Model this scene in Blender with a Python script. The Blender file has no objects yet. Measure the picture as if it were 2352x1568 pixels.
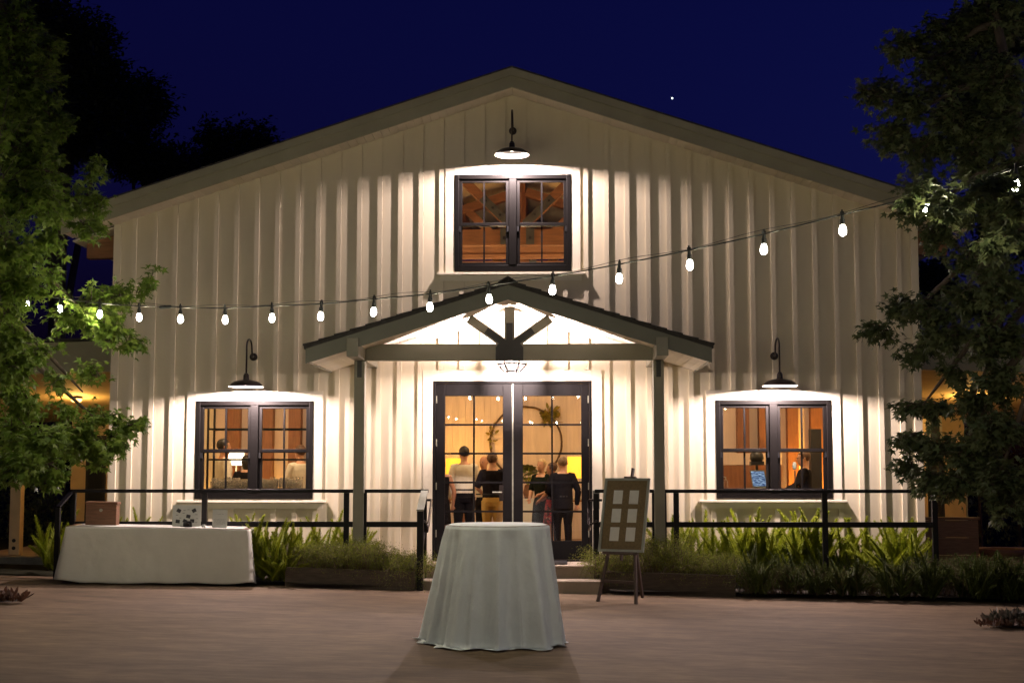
import bpy, bmesh, math, random
from mathutils import Vector, Matrix, noise
R_ = random.Random(7)
sc = bpy.context.scene
COL = sc.collection
PI = math.pi
# ------------------------------------------------------------------ camera
FPX, CU, CV = 50/36*2352, 1176.0, 784.0            # a 50 mm lens, measured on a 2352 px wide view
YAW, PITCH = 0.0280, math.atan(298/FPX)
CAM = Vector((0.543, -19.8, 1.5))
FH = Vector((-math.sin(YAW), math.cos(YAW), 0))
RT = Vector((math.cos(YAW), math.sin(YAW), 0))
FW = FH*math.cos(PITCH)+Vector((0, 0, math.sin(PITCH)))
UP = -FH*math.sin(PITCH)+Vector((0, 0, math.cos(PITCH)))
cam = bpy.data.cameras.new('camera'); cam.lens = 50; cam.sensor_width = 36; cam.clip_end = 3000; cam.clip_start = .1
camo = bpy.data.objects.new('camera', cam); COL.objects.link(camo)
camo.location = CAM; camo.rotation_euler = (PI/2+PITCH, 0, YAW); sc.camera = camo
def ray(u, v): return FW+RT*((u-CU)/FPX)-UP*((v-CV)/FPX)
def B(u, v, y=0.0):                                 # a sight line met with the upright plane y
    r = ray(u, v); return CAM+r*((y-CAM.y)/r.y)
def G(u, v, z=0.0):                                 # ... with the level z
    r = ray(u, v); return CAM+r*((z-CAM.z)/r.z)
TILT = -.022                                        # the paving falls gently to the right
def gz(x): return TILT*max(-14, min(14, x))
def S(u, v, up=0.0):                                # ... with the sloping pavement, or a level above it
    r = ray(u, v); t = (TILT*CAM.x+up-CAM.z)/(r.z-TILT*r.x); return CAM+r*t
def W(u, v, d):                                     # ... at the distance d
    r = ray(u, v); return CAM+r*(d/r.dot(FH))
# ------------------------------------------------------------------ sky, light, exposure
wd = bpy.data.worlds.new('World'); sc.world = wd; wd.use_nodes = True
wn = wd.node_tree.nodes; wl = wd.node_tree.links; wn.clear()
sky = wn.new('ShaderNodeTexSky'); sky.sky_type = 'NISHITA'; sky.sun_disc = False
SUN_EL, SUN_ROT = math.radians(-3.2), math.radians(90)
sky.sun_elevation = SUN_EL; sky.sun_rotation = SUN_ROT; sky.ozone_density = 4; sky.dust_density = 1; sky.altitude = 100
tint = wn.new('ShaderNodeMixRGB'); tint.blend_type = 'MULTIPLY'; tint.inputs[0].default_value = 1; tint.inputs[2].default_value = (.42, .38, 1.1, 1)
bg = wn.new('ShaderNodeBackground'); bg.inputs[1].default_value = .7
wo = wn.new('ShaderNodeOutputWorld')
wl.new(sky.outputs[0], tint.inputs[1]); wl.new(tint.outputs[0], bg.inputs[0]); wl.new(bg.outputs[0], wo.inputs[0])
vs = sc.view_settings; vs.view_transform = 'Standard'; vs.look = 'None'; vs.gamma = 1; vs.exposure = 0; vs.use_curve_mapping = False
sc.render.engine = 'CYCLES'
cy = sc.cycles; cy.use_denoising = True; cy.use_adaptive_sampling = False; cy.max_bounces = 7; cy.diffuse_bounces = 4; cy.glossy_bounces = 3; cy.transmission_bounces = 4
cy.transparent_max_bounces = 12; cy.sample_clamp_indirect = 4; cy.caustics_reflective = False; cy.caustics_refractive = False
cy.use_light_tree = True
try: cy.denoiser = 'OPENIMAGEDENOISE'
except Exception: pass
# power of the lamps, in watts
P_BARN, P_PORCH = 520, 520
C_BARN = (1, .785, .75); C_BULB = (1, .88, .57); P_BULB = 11.5; C_WARM = (1, .70, .42); C_AMBER = (1, .5, .08)
# ------------------------------------------------------------------ materials
def new_mat(name):
    m = bpy.data.materials.new(name); m.use_nodes = True
    n = m.node_tree.nodes; l = m.node_tree.links
    return m, n, l, n['Principled BSDF']
def pm(name, col, rough=.6, var=.15, scale=4, bump=.15, bscale=60, stretch=(1, 1, 1), metal=0, stain=0, rnd=0, spec=.5, dist=.004):
    m, n, l, b = new_mat(name)
    tc = n.new('ShaderNodeTexCoord'); mp = n.new('ShaderNodeMapping'); mp.inputs[3].default_value = stretch
    l.new(tc.outputs['Object'], mp.inputs[0])
    nz = n.new('ShaderNodeTexNoise'); nz.inputs['Scale'].default_value = scale; nz.inputs['Detail'].default_value = 6; l.new(mp.outputs[0], nz.inputs[0])
    mr = n.new('ShaderNodeMapRange'); mr.inputs[1].default_value = .3; mr.inputs[2].default_value = .7
    mr.inputs[3].default_value = 1-var; mr.inputs[4].default_value = 1+var; l.new(nz.outputs[0], mr.inputs[0])
    fac = mr.outputs[0]
    if stain:
        n2 = n.new('ShaderNodeTexNoise'); n2.inputs['Scale'].default_value = scale*.22; n2.inputs['Detail'].default_value = 8; n2.inputs['Roughness'].default_value = .65
        l.new(mp.outputs[0], n2.inputs[0])
        m2 = n.new('ShaderNodeMapRange'); m2.inputs[1].default_value = .35; m2.inputs[2].default_value = .65; m2.inputs[3].default_value = 1-stain; m2.inputs[4].default_value = 1+stain*.5
        l.new(n2.outputs[0], m2.inputs[0])
        mu = n.new('ShaderNodeMath'); mu.operation = 'MULTIPLY'; l.new(fac, mu.inputs[0]); l.new(m2.outputs[0], mu.inputs[1]); fac = mu.outputs[0]
    if rnd:
        oi = n.new('ShaderNodeObjectInfo'); m3 = n.new('ShaderNodeMapRange'); m3.inputs[3].default_value = 1-rnd; m3.inputs[4].default_value = 1+rnd
        l.new(oi.outputs['Random'], m3.inputs[0])
        mu = n.new('ShaderNodeMath'); mu.operation = 'MULTIPLY'; l.new(fac, mu.inputs[0]); l.new(m3.outputs[0], mu.inputs[1]); fac = mu.outputs[0]
    vm = n.new('ShaderNodeVectorMath'); vm.operation = 'SCALE'; vm.inputs[0].default_value = col[:3]; l.new(fac, vm.inputs['Scale'])
    l.new(vm.outputs[0], b.inputs['Base Color'])
    b.inputs['Roughness'].default_value = rough; b.inputs['Metallic'].default_value = metal; b.inputs['Specular IOR Level'].default_value = spec
    if bump:
        n4 = n.new('ShaderNodeTexNoise'); n4.inputs['Scale'].default_value = bscale; n4.inputs['Detail'].default_value = 5; l.new(mp.outputs[0], n4.inputs[0])
        bp = n.new('ShaderNodeBump'); bp.inputs['Strength'].default_value = bump; bp.inputs['Distance'].default_value = dist
        l.new(n4.outputs[0], bp.inputs['Height']); l.new(bp.outputs[0], b.inputs['Normal'])
    return m
def leafmat(name, c1, c2, trans=.35, rough=.5):
    m, n, l, b = new_mat(name)
    g = n.new('ShaderNodeNewGeometry'); oi = n.new('ShaderNodeObjectInfo')
    ad = n.new('ShaderNodeMath'); ad.operation = 'ADD'; l.new(g.outputs['Random Per Island'], ad.inputs[0]); l.new(oi.outputs['Random'], ad.inputs[1])
    fr = n.new('ShaderNodeMath'); fr.operation = 'FRACT'; l.new(ad.outputs[0], fr.inputs[0])
    mx = n.new('ShaderNodeMixRGB'); mx.inputs[1].default_value = (*c1, 1); mx.inputs[2].default_value = (*c2, 1); l.new(fr.outputs[0], mx.inputs[0])
    l.new(mx.outputs[0], b.inputs['Base Color']); b.inputs['Roughness'].default_value = rough; b.inputs['Specular IOR Level'].default_value = .3
    tr = n.new('ShaderNodeBsdfTranslucent'); l.new(mx.outputs[0], tr.inputs[0])
    ms = n.new('ShaderNodeMixShader'); ms.inputs[0].default_value = trans
    l.new(b.outputs[0], ms.inputs[1]); l.new(tr.outputs[0], ms.inputs[2]); l.new(ms.outputs[0], n['Material Output'].inputs[0])
    return m
def emat(name, col, strength):
    m, n, l, b = new_mat(name); n.remove(b)
    e = n.new('ShaderNodeEmission'); e.inputs[0].default_value = (*col, 1); e.inputs[1].default_value = strength
    l.new(e.outputs[0], n['Material Output'].inputs[0]); return m
def glassmat(name, tintc=(.96, .97, .96), rough=.0, ior=1.5, gain=1.0):
    m, n, l, b = new_mat(name); n.remove(b)
    t = n.new('ShaderNodeBsdfTransparent'); t.inputs[0].default_value = (*tintc, 1)
    g = n.new('ShaderNodeBsdfGlossy'); g.inputs['Roughness'].default_value = rough
    f = n.new('ShaderNodeFresnel'); f.inputs[0].default_value = ior
    mu = n.new('ShaderNodeMath'); mu.operation = 'MULTIPLY'; mu.inputs[1].default_value = gain; mu.use_clamp = True; l.new(f.outputs[0], mu.inputs[0])
    ms = n.new('ShaderNodeMixShader'); l.new(mu.outputs[0], ms.inputs[0]); l.new(t.outputs[0], ms.inputs[1]); l.new(g.outputs[0], ms.inputs[2])
    l.new(ms.outputs[0], n['Material Output'].inputs[0]); return m
def shademat(name, col, emit, strength):
    m, n, l, b = new_mat(name); b.inputs['Base Color'].default_value = (*col, 1); b.inputs['Roughness'].default_value = .8
    b.inputs['Emission Color'].default_value = (*emit, 1); b.inputs['Emission Strength'].default_value = strength; return m
M = dict(
    siding=pm('siding_paint', (.70, .625, .47), .6, .03, 2, 0, 16, (2, 2, .3), stain=.05),
    trim=pm('trim_paint', (.74, .68, .55), .5, .03, 3, 0, 14, (3, 3, .5)),
    fascia=pm('fascia_paint', (.33, .31, .21), .55, .08, 3, .12, 20),
    pfascia=pm('porch_fascia_paint', (.155, .16, .125), .55, .08, 3, .12, 20),
    porchpaint=pm('porch_paint', (.25, .24, .185), .55, .07, 3, .12, 20),
    soffit=pm('soffit_paint', (.70, .63, .52), .6, .05, 4, .1, 30, rnd=.05),
    ceilb=pm('ceiling_board_paint', (.78, .73, .62), .55, .05, 4, 0, 30, rnd=.03),
    roofing=pm('roofing', (.045, .042, .04), .9, .3, 20, .5, 80),
    steel=pm('black_steel', (.012, .011, .012), .45, .2, 8, .1, 90),
    railsteel=pm('rail_paint', (.009, .008, .009), .45, .2, 8, .05, 120, spec=.2),
    bronze=pm('dark_bronze', (.03, .022, .02), .32, .15, 9, .05, 90, metal=.6),
    darkwood=pm('door_paint', (.0045, .0038, .0042), .55, .15, 5, .05, 40, (4, 4, .6), spec=.12),
    frame=pm('window_frame_paint', (.005, .004, .0038), .5, .12, 6, .03, 60, spec=.16),
    concrete=pm('patio_concrete', (.145, .098, .058), .85, .22, 9, .6, 90, (.6, 1.5, 1), stain=.35, dist=.008, spec=.3),
    landing=pm('landing_concrete', (.27, .22, .17), .8, .12, 5, .3, 50, stain=.15),
    soil=pm('soil', (.03, .022, .015), .95, .4, 9, .8, 30, dist=.03),
    lawn=pm('ground_soil', (.03, .03, .02), 1, .3, 3, .5, 20, spec=0),
    planter=pm('planter_wood', (.075, .055, .04), .85, .3, 6, .6, 14, (1, 1, 7)),
    linen=pm('linen', (.68, .73, .75), .85, .03, 6, .35, 14, dist=.02),
    linen2=pm('linen_plain', (.58, .565, .51), .85, .04, 5, .3, 12, dist=.02),
    boxwood=pm('box_wood', (.15, .065, .033), .5, .25, 6, .2, 22, (1.2, 5, 9)),
    brass=pm('old_brass', (.30, .30, .24), .45, .2, 12, .05, 50, metal=.5),
    intwall=pm('interior_board', (.60, .47, .40), .6, .09, 4, .15, 20, (5, 5, .6), rnd=.07),
    intpanel=pm('interior_panel', (.58, .45, .37), .65, .07, 4, .1, 20, (5, 5, .6), rnd=.05),
    timber=pm('brown_timber', (.20, .075, .028), .55, .25, 5, .25, 18, (5, 5, .7)),
    timberx=pm('beam_timber', (.25, .11, .045), .55, .25, 5, .25, 18, (.7, 5, 5)),
    plate=pm('steel_plate', (.07, .072, .068), .5, .2, 9, .1, 60),
    intceil=pm('interior_ceiling', (.62, .52, .38), .7, .08, 3, .1, 20, (5, .6, 5)),
    floor=pm('interior_floor', (.17, .10, .055), .4, .2, 4, .1, 30, (6, .7, 1)),
    gray=pm('gray_frame_paint', (.27, .29, .25), .6, .12, 9, .2, 30),
    kraft=pm('kraft_board', (.16, .115, .055), .85, .15, 40, .3, 120),
    paper=pm('paper', (.62, .62, .58), .8, .04, 20, .05, 100),
    easel=pm('easel_wood', (.055, .03, .022), .6, .25, 8, .2, 30, (4, 4, .8)),
    ink=pm('ink', (.03, .03, .035), .7, .1, 20, 0),
    black=pm('black_plastic', (.012, .012, .014), .45, .1, 10, .05, 100),
    stucco=pm('side_wall_paint', (.62, .47, .29), .8, .08, 5, .3, 40, stain=.1),
    curb=pm('curb_stone', (.13, .125, .11), .9, .25, 6, .5, 25, stain=.2),
    skin=pm('skin', (.56, .30, .19), .5, .06, 12, .05, 80),
    skin2=pm('skin_tanned', (.42, .20, .115), .5, .06, 12, .05, 80),
    hair_black=pm('hair_black', (.012, .009, .008), .5, .3, 40, .8, 90),
    hair_brown=pm('hair_brown', (.09, .042, .022), .55, .4, 40, 1, 90),
    hair_gray=pm('hair_gray', (.22, .15, .10), .55, .3, 40, 1, 90),
    hair_blonde=pm('hair_blonde', (.50, .36, .20), .5, .3, 40, 1, 90),
    shirt_white=pm('shirt_white', (.72, .66, .55), .8, .05, 14, .5, 9, dist=.02),
    shirt_dark=pm('shirt_dark', (.011, .009, .013), .85, .15, 14, .5, 9, dist=.02, spec=.1),
    suit=pm('suit_dark', (.009, .008, .011), .8, .15, 14, .4, 9, dist=.02, spec=.1),
    trouser=pm('trouser_dark', (.007, .006, .008), .8, .15, 14, .4, 9, dist=.02, spec=.1),
    khaki=pm('khaki', (.47, .29, .07), .85, .1, 12, .5, 9, dist=.02),
    dress=pm('dress_dark', (.009, .014, .011), .8, .2, 14, .5, 9, dist=.02, spec=.1),
    bark=pm('bark', (.07, .05, .038), .9, .3, 14, .8, 30, (1, 1, .3), dist=.01),
    pot=pm('clay_pot', (.18, .08, .045), .8, .2, 8, .2, 30),
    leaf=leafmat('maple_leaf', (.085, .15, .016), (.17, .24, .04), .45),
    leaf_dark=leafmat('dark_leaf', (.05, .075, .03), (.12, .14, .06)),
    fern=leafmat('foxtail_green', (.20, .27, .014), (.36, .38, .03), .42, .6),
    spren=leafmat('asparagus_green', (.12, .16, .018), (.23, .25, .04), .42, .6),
    fern_shaded=leafmat('shaded_fern_green', (.05, .075, .015), (.11, .135, .028), .3, .6),  # shade at the front of the bed put into a darker leaf colour
    redleaf=leafmat('red_leaf', (.05, .022, .014), (.10, .05, .03), .3, .6),
    sage=leafmat('sage_leaf', (.045, .05, .035), (.10, .075, .06), .3, .6),
    gold_leaf=leafmat('wreath_leaf', (.16, .15, .025), (.30, .20, .03), .3, .6),
    monstera=leafmat('monstera_leaf', (.06, .09, .02), (.12, .13, .03), .25, .4),
    twig=pm('twig', (.10, .06, .035), .8, .3, 20, .3, 60),
    star=emat('star_glow', (.75, .9, 1), 3),
    rubber=pm('rubber', (.012, .014, .013), .6, .1, 20, 0),
    shadein=pm('lamp_enamel', (.85, .83, .8), .35, .02, 5, 0),
    pane=glassmat('window_glass'),
)
def redskirt():
    m, n, l, b = new_mat('red_floral_cloth')
    v = n.new('ShaderNodeTexVoronoi'); v.inputs['Scale'].default_value = 28
    tc = n.new('ShaderNodeTexCoord'); l.new(tc.outputs['Object'], v.inputs[0])
    r = n.new('ShaderNodeValToRGB'); r.color_ramp.interpolation = 'CONSTANT'
    e = r.color_ramp.elements; e[0].color = (.30, .015, .02, 1); e[1].position = .5; e[1].color = (.05, .008, .012, 1)
    x = e.new(.8); x.color = (.35, .20, .14, 1)
    l.new(v.outputs['Color'], r.inputs[0]); l.new(r.outputs[0], b.inputs['Base Color']); b.inputs['Roughness'].default_value = .85
    return m
M['redskirt'] = redskirt()
def clearbulb(name, col, st):                        # glowing clear glass: lets its own lamp through
    m, n, l, b = new_mat(name); n.remove(b)
    t = n.new('ShaderNodeBsdfTransparent'); e = n.new('ShaderNodeEmission'); e.inputs[0].default_value = (*col, 1); e.inputs[1].default_value = st
    a = n.new('ShaderNodeAddShader'); l.new(t.outputs[0], a.inputs[0]); l.new(e.outputs[0], a.inputs[1]); l.new(a.outputs[0], n['Material Output'].inputs[0])
    m.cycles.emission_sampling = 'NONE'; return m
M['bulb'] = clearbulb('bulb_glow', (1, .97, .9), 25)
M['bulbwarm'] = clearbulb('lamp_glow', (1, .9, .82), 4)
M['warmglow'] = clearbulb('warm_glow', (1, .75, .45), 4)
def screenmat():
    m, n, l, b = new_mat('laptop_screen'); n.remove(b)
    tc = n.new('ShaderNodeTexCoord'); mp = n.new('ShaderNodeMapping'); mp.inputs[3].default_value = (18, 1, 110); l.new(tc.outputs['Object'], mp.inputs[0])
    nz = n.new('ShaderNodeTexNoise'); nz.inputs['Scale'].default_value = 1; nz.inputs['Detail'].default_value = 3; l.new(mp.outputs[0], nz.inputs[0])
    r = n.new('ShaderNodeValToRGB'); e = r.color_ramp.elements
    e[0].position = .45; e[0].color = (.03, .06, .16, 1); e[1].position = .62; e[1].color = (.40, .55, .75, 1)
    l.new(nz.outputs[0], r.inputs[0])
    em = n.new('ShaderNodeEmission'); em.inputs[1].default_value = 1.1; l.new(r.outputs[0], em.inputs[0]); l.new(em.outputs[0], n['Material Output'].inputs[0])
    return m
M['screen'] = screenmat()
def tumblermat():
    m, n, l, b = new_mat('tumbler_glass'); n.remove(b)
    t = n.new('ShaderNodeBsdfTransparent'); t.inputs[0].default_value = (.97, .97, .96, 1)
    g = n.new('ShaderNodeBsdfGlossy'); g.inputs['Roughness'].default_value = .12
    d = n.new('ShaderNodeBsdfTranslucent'); d.inputs[0].default_value = (.8, .8, .78, 1)
    f = n.new('ShaderNodeLayerWeight'); f.inputs[0].default_value = .35
    a = n.new('ShaderNodeMixShader'); a.inputs[0].default_value = .3; l.new(g.outputs[0], a.inputs[1]); l.new(d.outputs[0], a.inputs[2])
    s = n.new('ShaderNodeMixShader'); l.new(f.outputs['Facing'], s.inputs[0]); l.new(t.outputs[0], s.inputs[1]); l.new(a.outputs[0], s.inputs[2])
    l.new(s.outputs[0], n['Material Output'].inputs[0]); return m
M['tumbler'] = tumblermat()
# ------------------------------------------------------------------ builders
OFF = {}
def prop(o, label=None, cat=None, group=None, kind=None):
    for k, v in (('label', label), ('category', cat), ('group', group), ('kind', kind)):
        if v: o[k] = v
    return o
def thing(name, label, cat, loc=(0, 0, 0), group=None):
    o = bpy.data.objects.new(name, None); COL.objects.link(o); o.location = loc; o.empty_display_size = .1
    OFF[o.name] = Vector(loc); return prop(o, label, cat, group)
def place(name, me, mat, parent=None, off=None):
    o = bpy.data.objects.new(name, me); COL.objects.link(o)
    if mat and not me.materials: me.materials.append(M[mat] if isinstance(mat, str) else mat)
    if parent: o.parent = parent
    return o
class MB:
    def __init__(s): s.v = []; s.f = []
    def add(s, vs, fs):
        b = len(s.v); s.v += [Vector(p) for p in vs]; s.f += [tuple(b+i for i in f) for f in fs]; return s
    def box(s, x0, x1, y0, y1, z0, z1):
        if x0 > x1: x0, x1 = x1, x0
        if y0 > y1: y0, y1 = y1, y0
        if z0 > z1: z0, z1 = z1, z0
        return s.add([(x0, y0, z0), (x1, y0, z0), (x1, y1, z0), (x0, y1, z0), (x0, y0, z1), (x1, y0, z1), (x1, y1, z1), (x0, y1, z1)],
                     [(0, 3, 2, 1), (4, 5, 6, 7), (0, 1, 5, 4), (1, 2, 6, 5), (2, 3, 7, 6), (3, 0, 4, 7)])
    def bar(s, a, b, w, h, up=(0, 0, 1)):            # a square bar from a to b, w wide and h deep along up
        a = Vector(a); b = Vector(b); d = (b-a).normalized(); up = Vector(up)
        sd = d.cross(up); sd = sd.normalized() if sd.length > 1e-4 else Vector((1, 0, 0)); u2 = sd.cross(d).normalized()
        q = [(-w/2, -h/2), (w/2, -h/2), (w/2, h/2), (-w/2, h/2)]
        vs = [a+sd*i+u2*j for i, j in q]+[b+sd*i+u2*j for i, j in q]
        return s.add(vs, [(0, 1, 2, 3), (7, 6, 5, 4), (0, 4, 5, 1), (1, 5, 6, 2), (2, 6, 7, 3), (3, 7, 4, 0)])
    def tube(s, pts, rad, n=8, cap=True):
        pts = [Vector(p) for p in pts]; m = len(pts)
        rad = [rad]*m if not hasattr(rad, '__len__') else rad
        b = len(s.v); nrm = None
        for i, p in enumerate(pts):
            t = (pts[min(i+1, m-1)]-pts[max(i-1, 0)]).normalized()
            if nrm is None:
                nrm = t.orthogonal().normalized()
            nrm = (nrm-t*nrm.dot(t)); nrm = nrm.normalized() if nrm.length > 1e-5 else t.orthogonal().normalized()
            bn = t.cross(nrm)
            for k in range(n):
                a = 2*PI*k/n; s.v.append(p+(nrm*math.cos(a)+bn*math.sin(a))*rad[i])
        for i in range(m-1):
            for k in range(n):
                k2 = (k+1) % n; s.f.append((b+i*n+k, b+i*n+k2, b+(i+1)*n+k2, b+(i+1)*n+k))
        if cap:
            s.f.append(tuple(b+k for k in range(n))[::-1]); s.f.append(tuple(b+(m-1)*n+k for k in range(n)))
        return s
    def lathe(s, prof, c=(0, 0, 0), n=20, cap=True):
        c = Vector(c); b = len(s.v); m = len(prof)
        for r, z in prof:
            for k in range(n):
                a = 2*PI*k/n; s.v.append(c+Vector((r*math.cos(a), r*math.sin(a), z)))
        for i in range(m-1):
            for k in range(n):
                k2 = (k+1) % n; s.f.append((b+i*n+k, b+i*n+k2, b+(i+1)*n+k2, b+(i+1)*n+k))
        if cap:
            s.f.append(tuple(b+k for k in range(n))[::-1]); s.f.append(tuple(b+(m-1)*n+k for k in range(n)))
        return s
    def loft(s, rings, n=14):                       # rings of (centre, half width x, half depth y), level rings
        b = len(s.v); m = len(rings)
        for c, rx, ry in rings:
            c = Vector(c)
            for k in range(n):
                a = 2*PI*k/n; s.v.append(c+Vector((rx*math.cos(a), ry*math.sin(a), 0)))
        for i in range(m-1):
            for k in range(n):
                k2 = (k+1) % n; s.f.append((b+i*n+k, b+i*n+k2, b+(i+1)*n+k2, b+(i+1)*n+k))
        s.f.append(tuple(b+k for k in range(n))[::-1]); s.f.append(tuple(b+(m-1)*n+k for k in range(n)))
        return s
    def prism(s, poly, y0, y1):                     # an (x, z) outline pushed from y0 to y1
        n = len(poly); b = len(s.v)
        s.v += [Vector((x, y0, z)) for x, z in poly]+[Vector((x, y1, z)) for x, z in poly]
        s.f.append(tuple(b+k for k in range(n))); s.f.append(tuple(b+n+k for k in range(n))[::-1])
        for k in range(n):
            k2 = (k+1) % n; s.f.append((b+k2, b+k, b+n+k, b+n+k2))
        return s
    def mesh(s, name, off=Vector((0, 0, 0)), smooth=False):
        me = bpy.data.meshes.new(name); me.from_pydata([tuple(p-off) for p in s.v], [], s.f)
        if smooth: me.polygons.foreach_set('use_smooth', [True]*len(me.polygons))
        me.update(); return me
    def build(s, name, mat, parent=None, smooth=False, label=None, bevel=0, kind=None, fix=True):
        off = OFF.get(parent.name, Vector((0, 0, 0))) if parent else Vector((0, 0, 0))
        me = s.mesh(name, off, smooth)
        if fix:
            bm = bmesh.new(); bm.from_mesh(me); bmesh.ops.recalc_face_normals(bm, faces=bm.faces); bm.to_mesh(me); bm.free()
        o = place(name, me, mat, parent); OFF[o.name] = off
        if bevel:
            md = o.modifiers.new('bevel', 'BEVEL'); md.width = bevel; md.segments = 2; md.limit_method = 'ANGLE'
        return prop(o, label, kind=kind)
def top(o, label, cat, group=None, kind=None): return prop(o, label, cat, group, kind)
def lamp(name, loc, power, col, parent=None, radius=.04, kind='POINT', rot=None, size=None, blend=.5):
    L = bpy.data.lights.new(name, kind); L.energy = power; L.color = col; L.shadow_soft_size = radius
    if kind == 'SPOT': L.spot_size = size; L.spot_blend = blend
    o = bpy.data.objects.new(name, L); COL.objects.link(o)
    if parent: o.parent = parent; o.location = Vector(loc)-OFF.get(parent.name, Vector((0, 0, 0)))
    else: o.location = loc
    if rot: o.rotation_euler = rot
    return o
def copyset(o, parent, **kw):
    c = o.copy(); COL.objects.link(c); c.parent = parent
    for k, v in kw.items(): setattr(c, k, v)
    return c
# ================================================================== the setting
gm = MB(); xs = (-900, -14, 14, 900)
gm.add([(x, y, gz(x)-.03) for y in (-900, 1500) for x in xs], [(i, i+1, i+5, i+4) for i in range(3)])
prop(gm.build('ground', 'lawn'), kind='structure')
pt = MB(); pt.add([(-14, -60, gz(-14)), (14, -60, gz(14)), (14, -1.2, gz(14)), (-14, -1.2, gz(-14))], [(0, 1, 2, 3)])
prop(pt.build('patio', 'concrete'), kind='structure')
ZL = .27
XL, XR = B(256, 850).x, B(2114, 850).x
SL = .326
YF = -.5                                             # plane of the rake fascia
ZT = B(1176, 152, YF).z; ZB = B(1176, 200, YF).z
EAVE = 6.25
def zrake(x, z0): return z0-SL*abs(x)
lm = MB(); lm.box(B(800, 1250, -1.3).x, B(1545, 1250, -1.3).x, -1.38, .02, -.3, ZL)
prop(lm.build('landing', 'landing', bevel=.01), kind='structure')
st = thing('entry_steps', 'two shallow concrete steps leading up to the double door', 'steps', (0, -1.6, 0))
SX0, SX1 = G(975, 1330, .137).x-.05, G(1372, 1330, .137).x+.05
MB().box(SX0, SX1, -1.84, -1.383, -.1, .137).build('step', 'landing', st, bevel=.012)
MB().box(SX0-.02, SX1+.02, -1.42, -1.3, ZL+.002, ZL+.03).build('nosing', 'landing', st, bevel=.01)
# ------------------------------------------------------------------ the barn
barn = thing('barn_building', 'cream board and batten barn with a broad gable, lit by barn lamps', 'building')
def rect(u0, u1, v0, v1, y=0): 
    a = B(u0, v0, y); b = B(u1, v1, y); return a.x, b.x, b.z, a.z
WLx0, WLx1, WLz0, WLz1 = rect(452, 718, 921, 1145)
WRx0, WRx1, WRz0, WRz1 = rect(1643, 1912, 919, 1144)
WUx0, WUx1, WUz0, WUz1 = rect(1045, 1312, 403, 623)
DX0, DX1, DZ0, DZ1 = rect(995, 1361, 875, 1283); DZ0 = ZL+.003
openings = [(WLx0, WLx1, WLz0, WLz1), (WRx0, WRx1, WRz0, WRz1), (WUx0, WUx1, WUz0, WUz1), (DX0, DX1, 0, DZ1)]
br = sorted({XL, XR, 0.0, *[o[0] for o in openings], *[o[1] for o in openings]})
wm = MB(); ZSOF = ZB+.035
for a, b in zip(br, br[1:]):
    c = (a+b)/2; holes = sorted([(o[2], o[3]) for o in openings if o[0] < c < o[1]]); z = 0.0
    for h0, h1 in holes:
        if h0 > z: wm.prism([(a, z), (b, z), (b, h0), (a, h0)], 0, .14)
        z = h1
    wm.prism([(a, z), (b, z), (b, zrake(b, ZSOF)), (a, zrake(a, ZSOF))], 0, .14)
wall = wm.build('wall', 'siding', barn)
# battens: each its own piece, cut where a window, its trim or the door stands
TR = .13
trims = []
for (x0, x1, z0, z1), top_t in zip(openings, (.14, .14, .14, .15)):
    trims.append((x0-TR-.012, x1+TR+.012, z0-.02, z1+top_t+.003))
BS, BW, BD = .2904, .066, .030
k0 = math.ceil((XL+.1+3.91)/BS); k = k0
while -3.91+BS*k < XR-.08:
    x = -3.91+BS*k; spans = [(0.0, zrake(abs(x)+BW/2, ZSOF)-.004)]
    for t in trims:
        if t[0]-BW/2 < x < t[1]+BW/2:
            ns = []
            for s0, s1 in spans:
                if t[2] > s0+.02: ns.append((s0, min(s1, t[2])))
                if t[3] < s1-.02: ns.append((max(s0, t[3]), s1))
            spans = ns
    for s0, s1 in spans: MB().box(x-BW/2, x+BW/2, -BD, .001, s0, s1).build('batten', 'siding', wall)
    k += 1
for x0, x1 in ((XL-.004, XL+.10), (XR-.10, XR+.004)):
    MB().box(x0, x1, -BD-.003, .001, 0, zrake(max(abs(x0), abs(x1)), ZSOF)-.004).build('corner_board', 'siding', wall)
# side walls, back wall
for x0, x1 in ((XL+.002, XL+.14), (XR-.14, XR-.002)):
    MB().box(x0, x1, .141, 12, 0, zrake(5.64, ZSOF)-.01).build('side_wall', 'siding', barn)
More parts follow.
